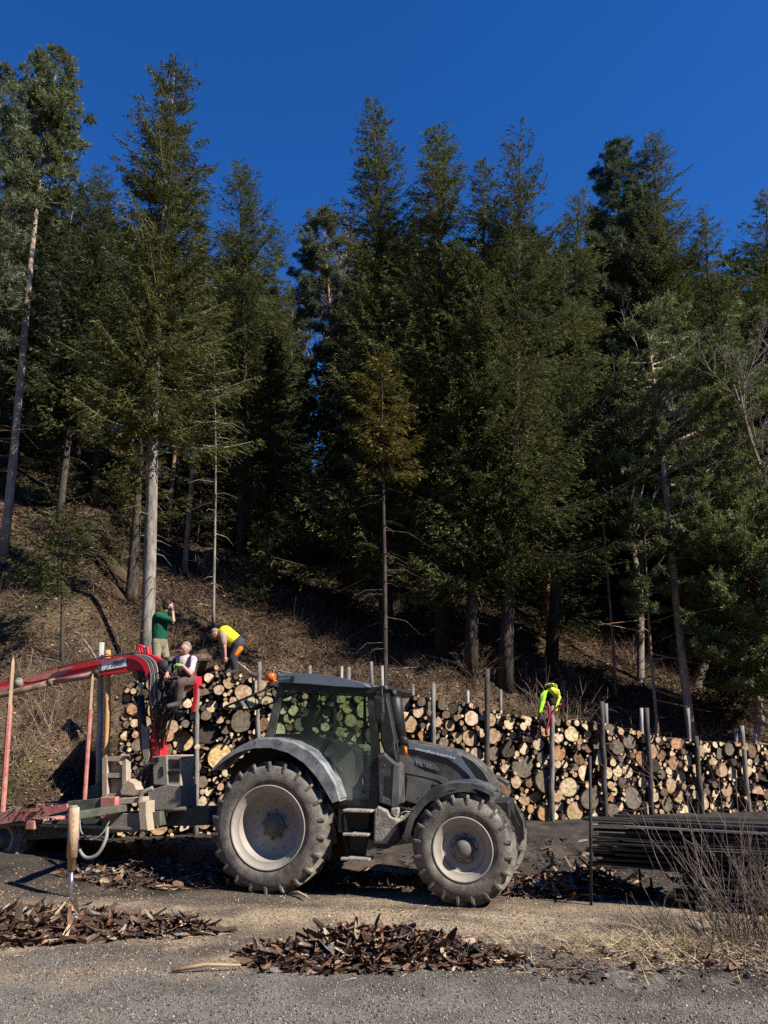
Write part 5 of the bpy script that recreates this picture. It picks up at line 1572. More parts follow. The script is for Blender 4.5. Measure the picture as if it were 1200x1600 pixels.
# head board with openings
mb = TP()
for x0, x1 in ((162, 169), (193, 199)):
    mb.pp([(x0, 1184), (x1, 1183), (x1, 1246), (x0, 1246)], .9, .86, 1.0)
for y0, y1 in ((1182, 1189), (1208, 1215), (1240, 1246)):
    mb.pp([(163, y0), (198, y0 - 1), (198, y1), (163, y1)], .9, .875, .985)
mb.pp([(169, 1194), (194, 1196), (194, 1209), (169, 1209)], .9, .97, .99)
mb.pp([(169, 1217), (194, 1217), (194, 1241), (169, 1241)], .9, .97, .99)
mb.build('head_board', m_tan, trailer)
mb = TP(); mb.pp([(137, 1228), (160, 1230), (160, 1246), (137, 1247)], 1.0, .98, 1.5, bev=.01); mb.build('storage_box', m_green, trailer)
# drawbar to the tractor
mb = TP(); mb.pp([(230, 1276), (260, 1263), (325, 1262), (325, 1290), (262, 1292), (236, 1295)], .9, .95, 1.35, bev=.02)
mb.tube([mb.p3(255, 1268, .7), mb.p3(290, 1263, .7)], .03, 8)
mb.build('drawbar', m_green, trailer)
# wheels of the trailer (tandem)
for cx_, cz_ in ((-120, .52), (-10, .52)):
    for fl_, yy in ((False, .45), (True, 1.95)):
        x = TL(cx_, 1340, .4)[0]
        w_ = wheel(trailer, x - TRX, cz_, yy - TRY, .50, .40, .27, 18, .12, flip=fl_)
mb = TP(); x = TL(-65, 1340, .4)[0] - TRX; mb.box((x, .9, .55), (1.3, 1.0, .18), bev=.02); mb.build('axle_frame', m_under, trailer)
# prop leg
LY = -.85
mb = TP()
t, b = mb.p3(116, 1262, LY), mb.p3(111.5, 1360, LY)
mb.tube([t, t.lerp(b, .8), t.lerp(b, .8), b], [.073, .073, .06, .056], 14)
for k in range(7):
    p = t.lerp(b, .12 + .09 * k) + Vector((.045, -.055, 0)); mb.ball(p, .010, seg=6, rings=4)
lg = mb.build('prop_leg', m_jack, trailer)
mb = TP(); t2, b2 = mb.p3(111.5, 1358, LY), mb.p3(109.5, 1412, LY); b2.z = -.02; mb.tube([t2, b2], .034, 14); mb.tube([b2 + Vector((0, 0, .03)), b2], [.10, .12], 16); mb.build('piston_rod', m_chrome, lg)
mb = TP(); c = mb.p3(110, 1265, LY - .06); mb.lathe([(.02, 0), (.055, 0), (.055, .12), (.02, .12), (.02, 0)], c, 20); mb.build('pivot_eye', m_mud, lg)
mb = TP(); q = mb.p3(116, 1272, LY + .1); mb.box((q.x + .02, (LY + .1 + .6) / 2 - TRY, q.z - .02), (.11, .5 - LY, .11), bev=.01); mb.build('outrigger_arm', m_green, trailer)
# lettering on the beam
mb = TP(); o = mb.p3(51, 1306, .535)
m_yel = mat('worn_yellow_paint', (.30, .29, .07), .9)
text('ST', .17, o, (PI / 2, 0, 0), m_yel, 'lettering', trailer)
# hoses of the prop leg
mb = TP()
def curve(pts, n=18):
    P = [Vector(p) for p in pts]; out = []
    P = [P[0] + (P[0] - P[1])] + P + [P[-1] + (P[-1] - P[-2])]
    for i in range(1, len(P) - 2):
        for k in range(n if i == len(P) - 3 else n):
            t = k / n; a, b, c, d = P[i - 1], P[i], P[i + 1], P[i + 2]
            out.append(.5 * ((2 * b) + (c - a) * t + (2 * a - 5 * b + 4 * c - d) * t * t + (3 * b - a - 3 * c + d) * t ** 3))
    out.append(P[-2]); return out
mb.tube(curve([mb.p3(124, 1278, .3), mb.p3(127, 1300, .2), mb.p3(142, 1312, .18), mb.p3(160, 1302, .2), mb.p3(172, 1280, .25), mb.p3(181, 1262, .3)], 8), .014, 6)
mb.build('hose', m_hosel, trailer)
mb = TP(); mb.tube(curve([mb.p3(121, 1290, .3), mb.p3(122, 1322, .2), mb.p3(134, 1340, .18), mb.p3(152, 1335, .2), mb.p3(165, 1312, .25), mb.p3(168, 1290, .4)], 8), .028, 8); mb.build('hose', m_hosel, trailer)
mb = TP(); mb.tube(curve([mb.p3(217, 1258, .45), mb.p3(222, 1240, .45), mb.p3(239, 1231, .5)], 8), .035, 8); mb.build('hose', m_hosel, trailer)
# machinery: valve block and oil tank
mb = TP()
mb.pp([(204, 1224), (232, 1190), (240, 1196), (238, 1226), (228, 1252), (200, 1252)], 1.0, .95, 1.5, bev=.03)
for k in range(9): 
    c = mb.p3(205 + 3.2 * k, 1236 - (k % 3) * 8, .9); mb.tube([c, c + Vector((.05, -.05, .16))], .02, 6)
mb.build('valve_block', m_under, trailer)
mb = TP()
mb.pp([(188, 1238), (193, 1223), (204, 1217), (214, 1222), (219, 1234), (210, 1243), (190, 1244)], .75, .70, .95, bev=.04)
mb.build('hose_reel', m_tan, trailer)
mb = TP(); mb.pp([(186, 1248), (218, 1246), (218, 1254), (186, 1256)], .5, .45, .9); mb.build('tool_tray', m_tan, trailer)
mb = TP(); mb.pp([(238, 1182), (260, 1180), (262, 1228), (240, 1226)], .80, .80, 1.25, bev=.01)
mb.build('control_box', m_mud, trailer)
mb = TP(); mb.pp([(240, 1184), (248, 1183), (248, 1190), (240, 1190)], .79, .775, .798); mb.pp([(251, 1198), (255, 1198), (255, 1212), (251, 1212)], .79, .785, .798); mb.build('panel_marks', m_black, trailer)
# slatted grille box
gb = TP(); gb.pp([(260, 1180), (284, 1180), (282, 1229), (262, 1228)], .84, .84, 1.25, bev=.008); go_ = gb.build('grille_box', m_tan, trailer)
mb = TP()
for k in range(8):
    for (ya, yb) in ((1186, 1201), (1205, 1221)):
        x = 264 + 2.2 * k; mb.pp([(x, ya), (x + 1.1, ya), (x + .9, yb), (x - .2, yb)], .84, .832, .842)
mb.build('slots', m_under, go_)
mb = TP(); mb.pp([(230, 1236), (262, 1226), (283, 1228), (283, 1262), (262, 1266), (232, 1267)], .78, .78, 1.3, bev=.015); mb.build('oil_tank', m_mud, trailer)

# ================================================================ LOADER CRANE
CY = 1.15
crane = empty('loader_crane', TO + TF * TL(245, 1240, CY)[0] + TS * CY, TROT, 'red hydraulic loader crane standing on the front of the timber trailer', 'crane')
CX0 = TL(245, 1240, CY)[0]
class CPB(MB):
    def pp(s, pts, y, y0, y1, m=0, bev=0.0): return s.prism([(TL(a, b, y)[0] - CX0, TL(a, b, y)[1]) for a, b in pts], y0 - CY, y1 - CY, m, bev)
    def p3(s, px, py, y): a = TL(px, py, y); return Vector((a[0] - CX0, y - CY, a[1]))
mb = CPB()
boom = [(-260, 1146), (0, 1067), (22, 1062), (75, 1048), (117, 1037), (198, 1023), (219.5, 1020), (236.5, 1023), (251, 1031), (254, 1040), (250, 1047), (244, 1050), (235, 1060), (228, 1060), (217, 1048), (200, 1049), (155, 1055), (80, 1068), (0, 1083), (-260, 1166)]
mb.pp(boom, 1.05, 1.05, 1.24, bev=.008)
bo = mb.build('boom', m_red, crane)
mb = CPB()
mb.pp([(213.5, 1022), (211.5, 1008), (215, 1006), (218, 1021)], 1.05, 1.08, 1.20, bev=.008)
mb.pp([(225, 1022), (225, 1011), (229, 1010), (231, 1022)], 1.05, 1.08, 1.20, bev=.008)
mb.tube([mb.p3(213, 1008, 1.1), mb.p3(220, 1009, 1.1), mb.p3(227, 1012, 1.1)], .022, 8)
mb.build('top_bracket', m_red, bo)
mb = CPB(); mb.pp([(40, 1057), (75, 1049), (115, 1041), (105, 1053), (70, 1061), (45, 1066), (36, 1064)], 1.045, 1.040, 1.052)
mb.pp([(0, 1074), (20, 1070), (36, 1068), (30, 1074), (0, 1082)], 1.045, 1.040, 1.052)
mb.build('scraped_patch', m_redold, bo)
mb = CPB(); mb.pp([(158, 1035), (197, 1027), (197.5, 1041), (158, 1048)], 1.045, 1.036, 1.049); sp_ = mb.build('name_plate', m_white, bo)
def ctext(s, pa, pb, y, hpx, m, parent):
    q = CPB(); A, B = q.p3(*pa, y), q.p3(*pb, y)
    o = text(s, hpx / FPX * 12.4 / .7, A, (PI / 2, -math.atan2(B.z - A.z, B.x - A.x), 0), m, 'lettering', parent)
    bpy.context.view_layer.update(); o.scale = ((B - A).length / max(o.dimensions.x, .01), 1, 1)
ctext('PENZ', (176.5, 1040), (193, 1036.5), 1.028, 6.5, m_black, sp_)
mb = CPB(); mb.lathe([(.0, -.0), (.055, 0), (.055, .05), (.10, .05), (.10, .1)], mb.p3(25, 1067, .98), 20); mb.build('pivot_pin', m_mud, bo)
mb = CPB(); mb.lathe([(.0, 0), (.06, 0), (.06, .08)], mb.p3(236, 1054, 1.0), 16); mb.lathe([(.0, 0), (.10, 0), (.11, .28), (0, .28)], mb.p3(252, 1040, .98), 20); mb.build('pivot_pin', m_under, bo)
# boom cylinder
mb = CPB(); mb.tube([mb.p3(-120, 1118, 1.0), mb.p3(0, 1087, 1.0), mb.p3(83, 1066, 1.0)], .055, 12); 
mb.tube([mb.p3(76, 1067, 1.0), mb.p3(84, 1065, 1.0)], .065, 12)
cy_ = mb.build('ram', mat('rusty_brown_steel', (.09, .06, .045), .6, col2=(.30, .22, .16), scale=7, dust=(.40, .33, .26), dustamt=.25), crane)
mb = CPB(); mb.tube([mb.p3(83, 1066, 1.0), mb.p3(148, 1052, 1.0)], .038, 12); mb.build('piston_rod', m_mud, cy_)
mb = CPB(); mb.ball(mb.p3(150, 1051, .98), .07); mb.tube([mb.p3(150, 1051, .98), mb.p3(155, 1058, 1.0)], .03, 6); mb.build('clamp', m_under, cy_)
# column
mb = CPB()
mb.pp([(236, 1046), (250, 1046), (251, 1125), (246, 1126), (238, 1120), (235, 1060)], CY, 1.06, 1.24, bev=.01)
mb.build('column', mat('brown_red_steel', (.16, .03, .025), .6, col2=(.24, .07, .05), scale=6, dust=(.34, .22, .17), dustamt=.3), crane)
mb = CPB(); mb.pp([(246, 1118), (254, 1118), (257, 1196), (236, 1200), (229, 1194), (237, 1170)], CY, 1.04, 1.26, bev=.01); mb.build('column_foot', m_red, crane)
mb = CPB(); mb.pp([(226, 1200), (262, 1200), (266, 1262), (224, 1262)], CY, .95, 1.4, bev=.02); mb.build('slew_base', m_under, crane)
mb = CPB(); mb.tube([mb.p3(219, 1058, 1.12), mb.p3(220, 1090, 1.12)], .038, 14); ld = mb.build('piston_rod', m_chrome, crane)
mb = CPB(); mb.tube([mb.p3(220, 1087, 1.12), mb.p3(222, 1130, 1.12), mb.p3(228, 1185, 1.12)], [.062, .075, .075], 14); mb.build('lift_ram', m_black, crane)
mb = CPB(); mb.pp([(212, 1049), (232, 1050), (230, 1060), (216, 1062)], CY, 1.02, 1.28, bev=.02); mb.build('knuckle', m_under, crane)
mb = CPB(); mb.pp([(221, 1130), (233, 1140), (234, 1180), (228, 1196), (223, 1170)], 1.0, .98, 1.02); mb.build('side_guard', m_mud, crane)
# hoses
rr = random.Random(4)
for k in range(5):
    mb = CPB(); dx = k * 3.0
    mb.tube(curve([mb.p3(198 + dx, 1022 + k * .2, 1.02), mb.p3(215 + dx * 1.2, 1024 + k * .3, 1.0), mb.p3(230 + dx, 1035, .98), mb.p3(236 + dx * .9, 1055, .96), mb.p3(235 + dx * 1.1, 1090, .94),
                   mb.p3(244 + dx * .9, 1112 - k * 3 + (6 if k == 0 else 0), .9), mb.p3(256 + dx * .5, 1110 - k * 3, .9), mb.p3(266 - k * .5, 1085, .95), mb.p3(272 - k * 2, 1062, 1.0)], 7), .013, 6, cap=False)
    mb.build('hose', m_hose if k % 2 else m_hosel, crane)
mb = CPB(); mb.tube(curve([mb.p3(90, 1043, 1.0), mb.p3(140, 1031, 1.0), mb.p3(185, 1023, 1.0), mb.p3(215, 1019, 1.0)], 6), .014, 6); mb.tube(curve([mb.p3(158, 1040, .98), mb.p3(164, 1024, .98), mb.p3(171, 1024, .98), mb.p3(170, 1040, .98), mb.p3(160, 1049, .98), mb.p3(154, 1042, .98)], 6), .008, 5); mb.build('hose', m_hose, crane)
mb = CPB(); mb.tube(curve([mb.p3(98, 1040, 1.0), mb.p3(115, 1016, 1.0), mb.p3(130, 1012, 1.0), mb.p3(140, 1018, 1.0)], 6), .008, 5); mb.build('hose', m_hosel, crane)
# levers and valve bank
mb = CPB()
for k in range(16):
    c = mb.p3(252 + rr.uniform(0, 22), 1055 + rr.uniform(0, 28), rr.uniform(.95, 1.2)); mb.box(c, (rr.uniform(.04, .1), .1, rr.uniform(.04, .12)), bev=.008)
for k in range(9):
    c = mb.p3(252 + k * 2.6, 1066 + (k % 3) * 3, 1.0); mb.tube([c, c + Vector((rr.uniform(-.08, .08), -.05, rr.uniform(.12, .24)))], .009, 5); mb.ball(c + Vector((0, -.05, .2)), .018, seg=6, rings=4)
for k in range(14):
    x = rr.uniform(252, 274); mb.tube(curve([mb.p3(x, 1068, 1.0), mb.p3(x + rr.uniform(-6, 6), 1085 + rr.uniform(0, 25), rr.uniform(.9, 1.1)), mb.p3(x - rr.uniform(2, 14), 1120 + rr.uniform(0, 50), 1.05)], 5), .010, 5, cap=False)
for k in range(16):
    x = rr.uniform(240, 276); mb.tube(curve([mb.p3(x, 1060, .95), mb.p3(x + rr.uniform(-12, 4), 1085 + rr.uniform(0, 30), rr.uniform(.72, .95)), mb.p3(x - rr.uniform(-4, 14), 1105 + rr.uniform(0, 20), .85), mb.p3(rr.uniform(242, 256), 1150 + rr.uniform(0, 30), 1.0)], 5), .011, 5, cap=False)
mb.build('valve_bank', m_under, crane)
# seat and its support
mb = CPB()
mb.pp([(282, 1066), (298, 1060), (305, 1056), (306, 1070), (296, 1078), (284, 1080)], 1.1, .95, 1.35, bev=.02)
mb.pp([(303, 1067), (309, 1068), (308, 1090), (304, 1112), (300, 1112), (303, 1090)], 1.05, 1.03, 1.08)
mb.build('seat', m_red, crane)
mb = CPB(); mb.tube([mb.p3(304, 1075, 1.1), mb.p3(278, 1105, 1.1), mb.p3(256, 1125, 1.12)], .022, 6); mb.tube([mb.p3(256, 1108, 1.1), mb.p3(286, 1106, 1.1)], .02, 6)
mb.box(mb.p3(272, 1112, 1.1), (.35, .35, .03), bev=.005); mb.build('seat_frame', m_under, crane)
# the two loose wooden poles standing in the trailer front
for px0, px1, yt, yb, w_, mt, lb, yy in ((154, 158.5, 1004, 1230, .055, m_post_pale, 'bleached white wooden pole standing upright in the trailer', 1.25), (166, 168.5, 1016, 1246, .055, m_post_orange, 'orange peeled wooden pole beside the white one in the trailer', 1.2)):
    b = G3(px0, yb, yy); t = G3(px1, yt, yy)
    mb = MB(); n = 7; rr = random.Random(int(px0))
    mb.tube([b.lerp(t, i / n) - b + Vector((rr.gauss(0, .006), 0, 0)) for i in range(n + 1)], [w_ * (1.05 - .12 * i / n) for i in range(n + 1)], 10)
    o = mb.build('wooden_pole', mt); o.location = b
    tag(o, lb, 'pole')

# ================================================================ PEOPLE
def fused(name, shapes, voxel, m, parent=None, origin=None, smooth_it=4):
    """shapes: (a, b, ra, rb) tapered limbs or (c, r, (sx,sy,sz)) balls, fused into one continuous skin"""
    mb = MB(); O = Vector(origin or (0, 0, 0))
    for s in shapes:
        if len(s) == 4:
            a, b, ra, rb = s
            mb.tube([a - O, b - O], [ra, rb], 12); mb.ball(a - O, ra); mb.ball(b - O, rb)
        else:
            c, r_0, sq = s
            mb.ball(c - O, r_0, sq=sq, seg=16, rings=12)
    tmp = mb.build('tmp', m)
    md = tmp.modifiers.new('r', 'REMESH'); md.mode = 'VOXEL'; md.voxel_size = voxel; md.use_smooth_shade = True
    sm = tmp.modifiers.new('s', 'SMOOTH'); sm.iterations = smooth_it; sm.factor = .5
    bpy.context.view_layer.update()
    dg = bpy.context.evaluated_depsgraph_get()
    me = bpy.data.meshes.new_from_object(tmp.evaluated_get(dg))
    me.name = name
    bpy.data.objects.remove(tmp)
    me.materials.clear(); me.materials.append(m)
    o = link(name, me, parent)
    if parent is None: o.location = O
    return o
def hand_shapes(wr, d, up, size=.19, curl=.5):
    """palm, four unequal fingers and a thumb"""
    d = d.normalized(); s = d.cross(up).normalized(); n = s.cross(d).normalized()
    pl = size * .5; out = [(wr, wr + d * pl * .5, .024, .032), (wr + d * pl * .25 - s * .016, wr + d * pl - s * .02, .020, .018), (wr + d * pl * .25 + s * .016, wr + d * pl + s * .02, .020, .018)]
    for k, ln_ in enumerate((.42, .48, .45, .34)):
        b = wr + d * pl + s * (-.030 + .02 * k)
        m_ = b + (d * math.cos(curl * .6) - n * math.sin(curl * .6)) * size * ln_ * .5
        e = m_ + (d * math.cos(curl * 1.8) - n * math.sin(curl * 1.8)) * size * ln_ * .5
        out += [(b, m_, .0105, .0095), (m_, e, .0095, .0078)]
    b = wr + d * pl * .3 - s * .035
    m_ = b + (d * .7 - s * .7).normalized() * size * .2; e = m_ + (d * .9 - n * .3).normalized() * size * .17
    out += [(b, m_, .013, .011), (m_, e, .011, .009)]
    return out
m_skin = mat('skin', (.50, .28, .19), .6, col2=(.60, .36, .26), scale=9, bump=.05, spec=.3)
m_skin2 = mat('sunburnt_skin', (.55, .24, .17), .6, col2=(.62, .32, .24), scale=9, spec=.3)
def cloth(name, a, b, bump=.5): return mat(name, a, .85, col2=b, scale=9, bump=bump, bscale=11, spec=.15)
m_greens = cloth('green_shirt_fabric', (.010, .075, .04), (.02, .12, .065))
m_khaki = cloth('khaki_fabric', (.22, .20, .12), (.33, .30, .20))
m_hair = mat('dark_hair', (.012, .009, .007), .7, col2=(.03, .022, .017), scale=60, bump=.6)
m_hairg = mat('grey_hair', (.15, .13, .11), .8, col2=(.36, .33, .29), scale=60, bump=.6)
m_boot = mat('boot_leather', (.03, .024, .02), .7, col2=(.07, .055, .045), scale=12)
m_pink = cloth('pale_mauve_fabric', (.50, .38, .39), (.66, .54, .54))
m_dgrey = cloth('dark_grey_fabric', (.035, .037, .045), (.07, .072, .08))
m_brownt = cloth('brown_trouser_fabric', (.07, .05, .045), (.14, .10, .09))
m_glove = cloth('green_glove', (.16, .42, .05), (.24, .55, .09))
m_gloveg = cloth('grey_glove', (.14, .15, .17), (.26, .27, .29))
m_vest = cloth('yellow_vest_fabric', (.80, .72, .02), (.92, .84, .06))
m_orange = cloth('orange_patch_fabric', (.85, .20, .01), (.95, .30, .03))
m_beige = cloth('beige_fabric', (.30, .22, .17), (.42, .33, .27))
def head_shapes(c, fwd, r_=.105):
    """skull, jaw, nose, ears, brow and neck root; fwd = where the face looks"""
    f = fwd.normalized(); s = f.cross(Vector((0, 0, 1))).normalized(); u = s.cross(f).normalized()
    q = [(c, r_, (.86, .86, 1.08)), (c + f * .025 - u * .065, .066, (1, 1, .85)), (c + f * .055 - u * .088, .03, (1, 1, .8)),
         (c + f * .085 + u * .012, c + f * .112 - u * .025, .010, .015), (c + s * .088 - u * .01, .026, (.5, .6, 1.1)), (c - s * .088 - u * .01, .026, (.5, .6, 1.1)),
         (c + f * .078 + u * .035 + s * .03, c + f * .078 + u * .035 - s * .03, .014, .014), (c + f * .075 - u * .055 - s * .02, c + f * .075 - u * .055 + s * .02, .012, .012),
         (c + f * .05 - u * .025 + s * .045, .03, (1, 1, 1)), (c + f * .05 - u * .025 - s * .045, .03, (1, 1, 1))]
    return q, f, s, u
def face_bits(c, f, s, u, root, O):
    mb = MB()
    for k in (-1, 1): mb.ball(c + f * .090 + s * .033 * k + u * .008 - O, .012, seg=8, rings=6, sq=(1, 1, .7))
    mb.build('eyes', m_hair, root)
    mb = MB(); mb.tube([c + f * .094 - u * .050 - s * .024 - O, c + f * .099 - u * .049 - O, c + f * .094 - u * .050 + s * .024 - O], .005, 6); mb.build('mouth', m_skin2, root)
def rel(shapes, O):
    return [tuple((q - O if isinstance(q, Vector) and i < (2 if len(s) == 4 else 1) else q) for i, q in enumerate(s)) for s in shapes]
def garment(name, shapes, m, root, O, vox=.014):
    return fused(name, rel(shapes, O), vox, m, root)

# --- man in the green shirt, standing on the stack
YA = 16.4
def PA(px, py, dy=0.0): return at_Y(px, py, YA + dy)
za = 3.26
O = Vector((PA(249, 1000).x, YA, za))
ft1 = Vector((PA(243, 1050).x, YA - .02, za + .08)); ft2 = Vector((PA(256, 1050).x, YA + .14, za + .08))
hip1, hip2 = PA(245, 1004, -.03), PA(253.5, 1004, .12)
k1, k2 = hip1.lerp(ft1, .5) + Vector((.02, -.03, 0)), hip2.lerp(ft2, .5) + Vector((.05, 0, 0))
pel, ch, nk, hd = PA(249, 1000, .04), PA(250, 968, .05), PA(258.5, 955, .05), PA(263, 945.5, .05)
sn, sf = PA(246, 962, -.12), PA(258, 962, .20)
en, wn = PA(271, 970, -.10), PA(270, 955, .0)
ef, wf = PA(269, 973, .32), PA(268, 957, .16)
face = Vector((.8, .55, .05))
hs, f, s, u = head_shapes(hd, face)
body = [(pel, ch, .13, .15), (ch, nk, .12, .055), (nk, hd, .055, .055), (hip1, k1, .085, .06), (k1, ft1, .058, .04), (hip2, k2, .085, .06), (k2, ft2, .058, .04),
        (sn, ch, .06, .09), (sf, ch, .06, .09), (sn, en, .052, .042), (en, wn, .04, .028), (sf, ef, .052, .042), (ef, wf, .04, .028),
        (ft1, ft1 + Vector((.14, -.05, -.04)), .045, .04), (ft2, ft2 + Vector((.14, -.02, -.04)), .045, .04)] + hs
pA = fused('person', body, .012, m_skin, None, O)
tag(pA, 'man in dark green shirt and khaki trousers standing on the stack, hand at head', 'person')
garment('shirt', [(pel + Vector((0, 0, .02)), ch, .165, .175), (ch, nk - Vector((0, 0, .06)), .15, .085), (sn, ch, .085, .11), (sf, ch, .085, .11), (sn, sn.lerp(en, .85), .078, .062), (sf, sf.lerp(ef, .85), .078, .062)], m_greens, pA, O)
garment('trousers', [(pel, pel - Vector((0, 0, .08)), .165, .16), (hip1, k1, .115, .088), (k1, ft1 + Vector((0, 0, .1)), .088, .075), (hip2, k2, .115, .088), (k2, ft2 + Vector((0, 0, .1)), .088, .075)], m_khaki, pA, O)
garment('hair', [(hd - f * .022 + u * .03, .112, (.9, .9, .95)), (hd - f * .05 - u * .03, .08, (1, 1, .9))], m_hair, pA, O, .01)
garment('boot', [(ft1, ft1 + Vector((.16, -.05, -.045)), .058, .045), (ft1, ft1 + Vector((0, 0, .12)), .058, .06)], m_boot, pA, O)
garment('boot', [(ft2, ft2 + Vector((.16, -.02, -.045)), .058, .045), (ft2, ft2 + Vector((0, 0, .12)), .058, .06)], m_boot, pA, O)
garment('glove', hand_shapes(wn, (PA(267, 945, .03) - wn), Vector((1, 0, 0)), .19, .9), m_gloveg, pA, O, .006)
garment('glove', hand_shapes(wf, (PA(266, 946, .13) - wf), Vector((1, 0, 0)), .19, .9), m_gloveg, pA, O, .006)
face_bits(hd, f, s, u, pA, O)

# --- seated crane operator
YB = (TO + TF * TL(290, 1060, 1.12)[0] + TS * 1.12).y
def PB(px, py, dy=0.0): return at_Y(px, py, YB + dy)
O = PB(293, 1062)
pel, ch, nk, hd = PB(294, 1060, .05), PB(289, 1034, 0), PB(289, 1021, -.02), PB(289, 1009, -.08)
sn, sf = PB(302, 1029, -.10), PB(276, 1029, .10)
en, wn = PB(298, 1052, -.28), PB(284, 1038, -.40)
ef, wf = PB(264, 1043, -.02), PB(258, 1052, -.2)
h1, h2 = PB(298, 1064, -.10), PB(290, 1064, .12)
k1, k2 = PB(280, 1068, -.42), PB(272, 1064, -.20)
f1, f2 = PB(277, 1104, -.38), PB(266, 1102, -.15)
hs, f, s, u = head_shapes(hd, Vector((-.55, -.75, -.30)))
body = [(pel, ch, .13, .15), (ch, nk, .13, .06), (nk, hd, .06, .055), (h1, k1, .085, .062), (k1, f1, .058, .04), (h2, k2, .085, .062), (k2, f2, .058, .04), (sn, ch, .062, .09), (sf, ch, .062, .09),
        (sn, en, .054, .044), (en, wn, .042, .030), (sf, ef, .054, .044), (ef, wf, .042, .03), (f1, f1 + Vector((-.12, -.1, -.03)), .045, .04), (f2, f2 + Vector((-.12, -.1, -.03)), .045, .04)] + hs
pB = fused('person', body, .012, m_skin, None, O)
tag(pB, 'grey haired man in pale shirt, braces and green glove seated on the crane', 'person')
garment('shirt', [(pel, ch, .165, .175), (ch, nk - Vector((0, 0, .07)), .155, .09), (sn, ch, .088, .11), (sf, ch, .088, .11), (sn, sn.lerp(en, .8), .078, .066)], m_pink, pB, O)
garment('sleeve', [(sf, ef, .086, .066), (ef, ef.lerp(wf, .7), .066, .05)], m_dgrey, pB, O)
garment('trousers', [(pel, pel - Vector((0, 0, .05)), .17, .16), (pel, ch.lerp(pel, .45), .17, .176), (h1, k1, .115, .09), (k1, f1 + Vector((0, 0, .1)), .088, .072), (h2, k2, .115, .09), (k2, f2 + Vector((0, 0, .1)), .088, .072)], m_brownt, pB, O)
mb = MB()
for a_, b_ in ((sn, PB(299, 1056, -.19)), (PB(279, 1026, -.10), PB(281, 1054, -.17))):
    top = a_ + Vector((-.04, -.05, .07)) if a_ is sn else a_ + Vector((0, -.02, .02))
    mb.tube([top + Vector((0, .12, .02)) - O, top - O, (top.lerp(b_, .5) + Vector((0, -.09, .0))) - O, b_ + Vector((0, -.04, 0)) - O], .022, 6)
mb.build('braces', m_black_cloth, pB)
garment('hair', [(hd - f * .036 + u * .040, .099, (.9, .9, .88)), (hd - f * .055 - u * .01, .080, (1, 1, .9))], m_hairg, pB, O, .01)
garment('glove', hand_shapes(wn, PB(275, 1036, -.42) - wn, Vector((0, -.3, 1)), .21, 1.1), m_glove, pB, O, .006)
garment('hand', hand_shapes(wf, PB(256, 1060, -.25) - wf, Vector((0, -1, .2)), .19, 1.2), m_skin2, pB, O, .006)
garment('boot', [(f1, f1 + Vector((-.15, -.12, -.04)), .06, .048), (f1, f1 + Vector((0, 0, .1)), .06, .06)], m_boot, pB, O)
garment('boot', [(f2, f2 + Vector((-.15, -.12, -.04)), .06, .048), (f2, f2 + Vector((0, 0, .1)), .06, .06)], m_boot, pB, O)
face_bits(hd, f, s, u, pB, O)
pB.scale = (.92, .92, .92)

# --- man in the yellow vest, bending over on the stack
YC = 16.9
def PC(px, py, dy=0.0): return at_Y(px, py, YC + dy)
zc_ = PC(360, 1052).z
O = Vector((PC(362, 1040).x, YC, zc_))
hp, ch, nk, hd = PC(371, 1005, .02), PC(352, 990, 0), PC(344, 989, -.02), PC(336, 990, -.04)
h1, h2 = PC(373, 1010, -.10), PC(369, 1010, .12)
f1, f2 = PC(366, 1050, -.12), PC(356, 1049, .16)
k1, k2 = PC(364, 1029, -.16), PC(359, 1029, .10)
sn, sf = PC(348, 994, -.18), PC(346, 992, .18)
en, wn = PC(351, 1011, -.22), PC(352, 1026, -.20)
ef, wf = PC(346, 1010, .22), PC(349, 1026, .16)
hs, f, s, u = head_shapes(hd, Vector((-.75, -.25, -.62)))
body = [(hp, ch, .13, .15), (ch, nk, .12, .06), (nk, hd, .058, .055), (h1, k1, .09, .062), (k1, f1, .06, .04), (h2, k2, .09, .062), (k2, f2, .06, .04), (sn, ch, .06, .09), (sf, ch, .06, .09),
        (sn, en, .052, .042), (en, wn, .04, .028), (sf, ef, .052, .042), (ef, wf, .04, .028), (f1, f1 + Vector((-.14, -.06, -.02)), .045, .04), (f2, f2 + Vector((-.14, -.06, -.02)), .045, .04)] + hs \
    + hand_shapes(wn, PC(352, 1035, -.2) - wn, Vector((0, -1, 0)), .19, .8) + hand_shapes(wf, PC(351, 1035, .14) - wf, Vector((0, -1, 0)), .19, .8)
pC = fused('person', body, .009, m_skin2, None, O, 2)
tag(pC, 'man in yellow vest and dark trousers with orange patch bending over on the stack', 'person')
garment('vest', [(hp.lerp(ch, .22), ch, .165, .178), (ch, nk.lerp(ch, .3), .172, .12)], m_vest, pC, O)
garment('shirt', [(sn, ch, .085, .10), (sf, ch, .085, .10), (sn, sn.lerp(en, .62), .08, .072), (sf, sf.lerp(ef, .62), .08, .072), (nk.lerp(ch, .35), nk, .10, .075)], m_beige, pC, O)
garment('trousers', [(hp, hp.lerp(ch, .2), .175, .16), (hp, h1, .17, .13), (hp, h2, .17, .13), (h1, k1, .125, .095), (k1, f1 + Vector((0, 0, .1)), .092, .08), (h2, k2, .125, .095), (k2, f2 + Vector((0, 0, .1)), .092, .08)], m_dgrey, pC, O)
garment('patch', [(h1 + Vector((.045, -.075, -.06)), k1.lerp(h1, .3) + Vector((.035, -.06, 0)), .066, .05)], m_orange, pC, O)
garment('hair', [(hd - f * .02 + u * .035, .10, (.9, .9, .85)), (hd - f * .05 - u * .0, .075, (1, 1, .9))], m_hairg, pC, O, .01)
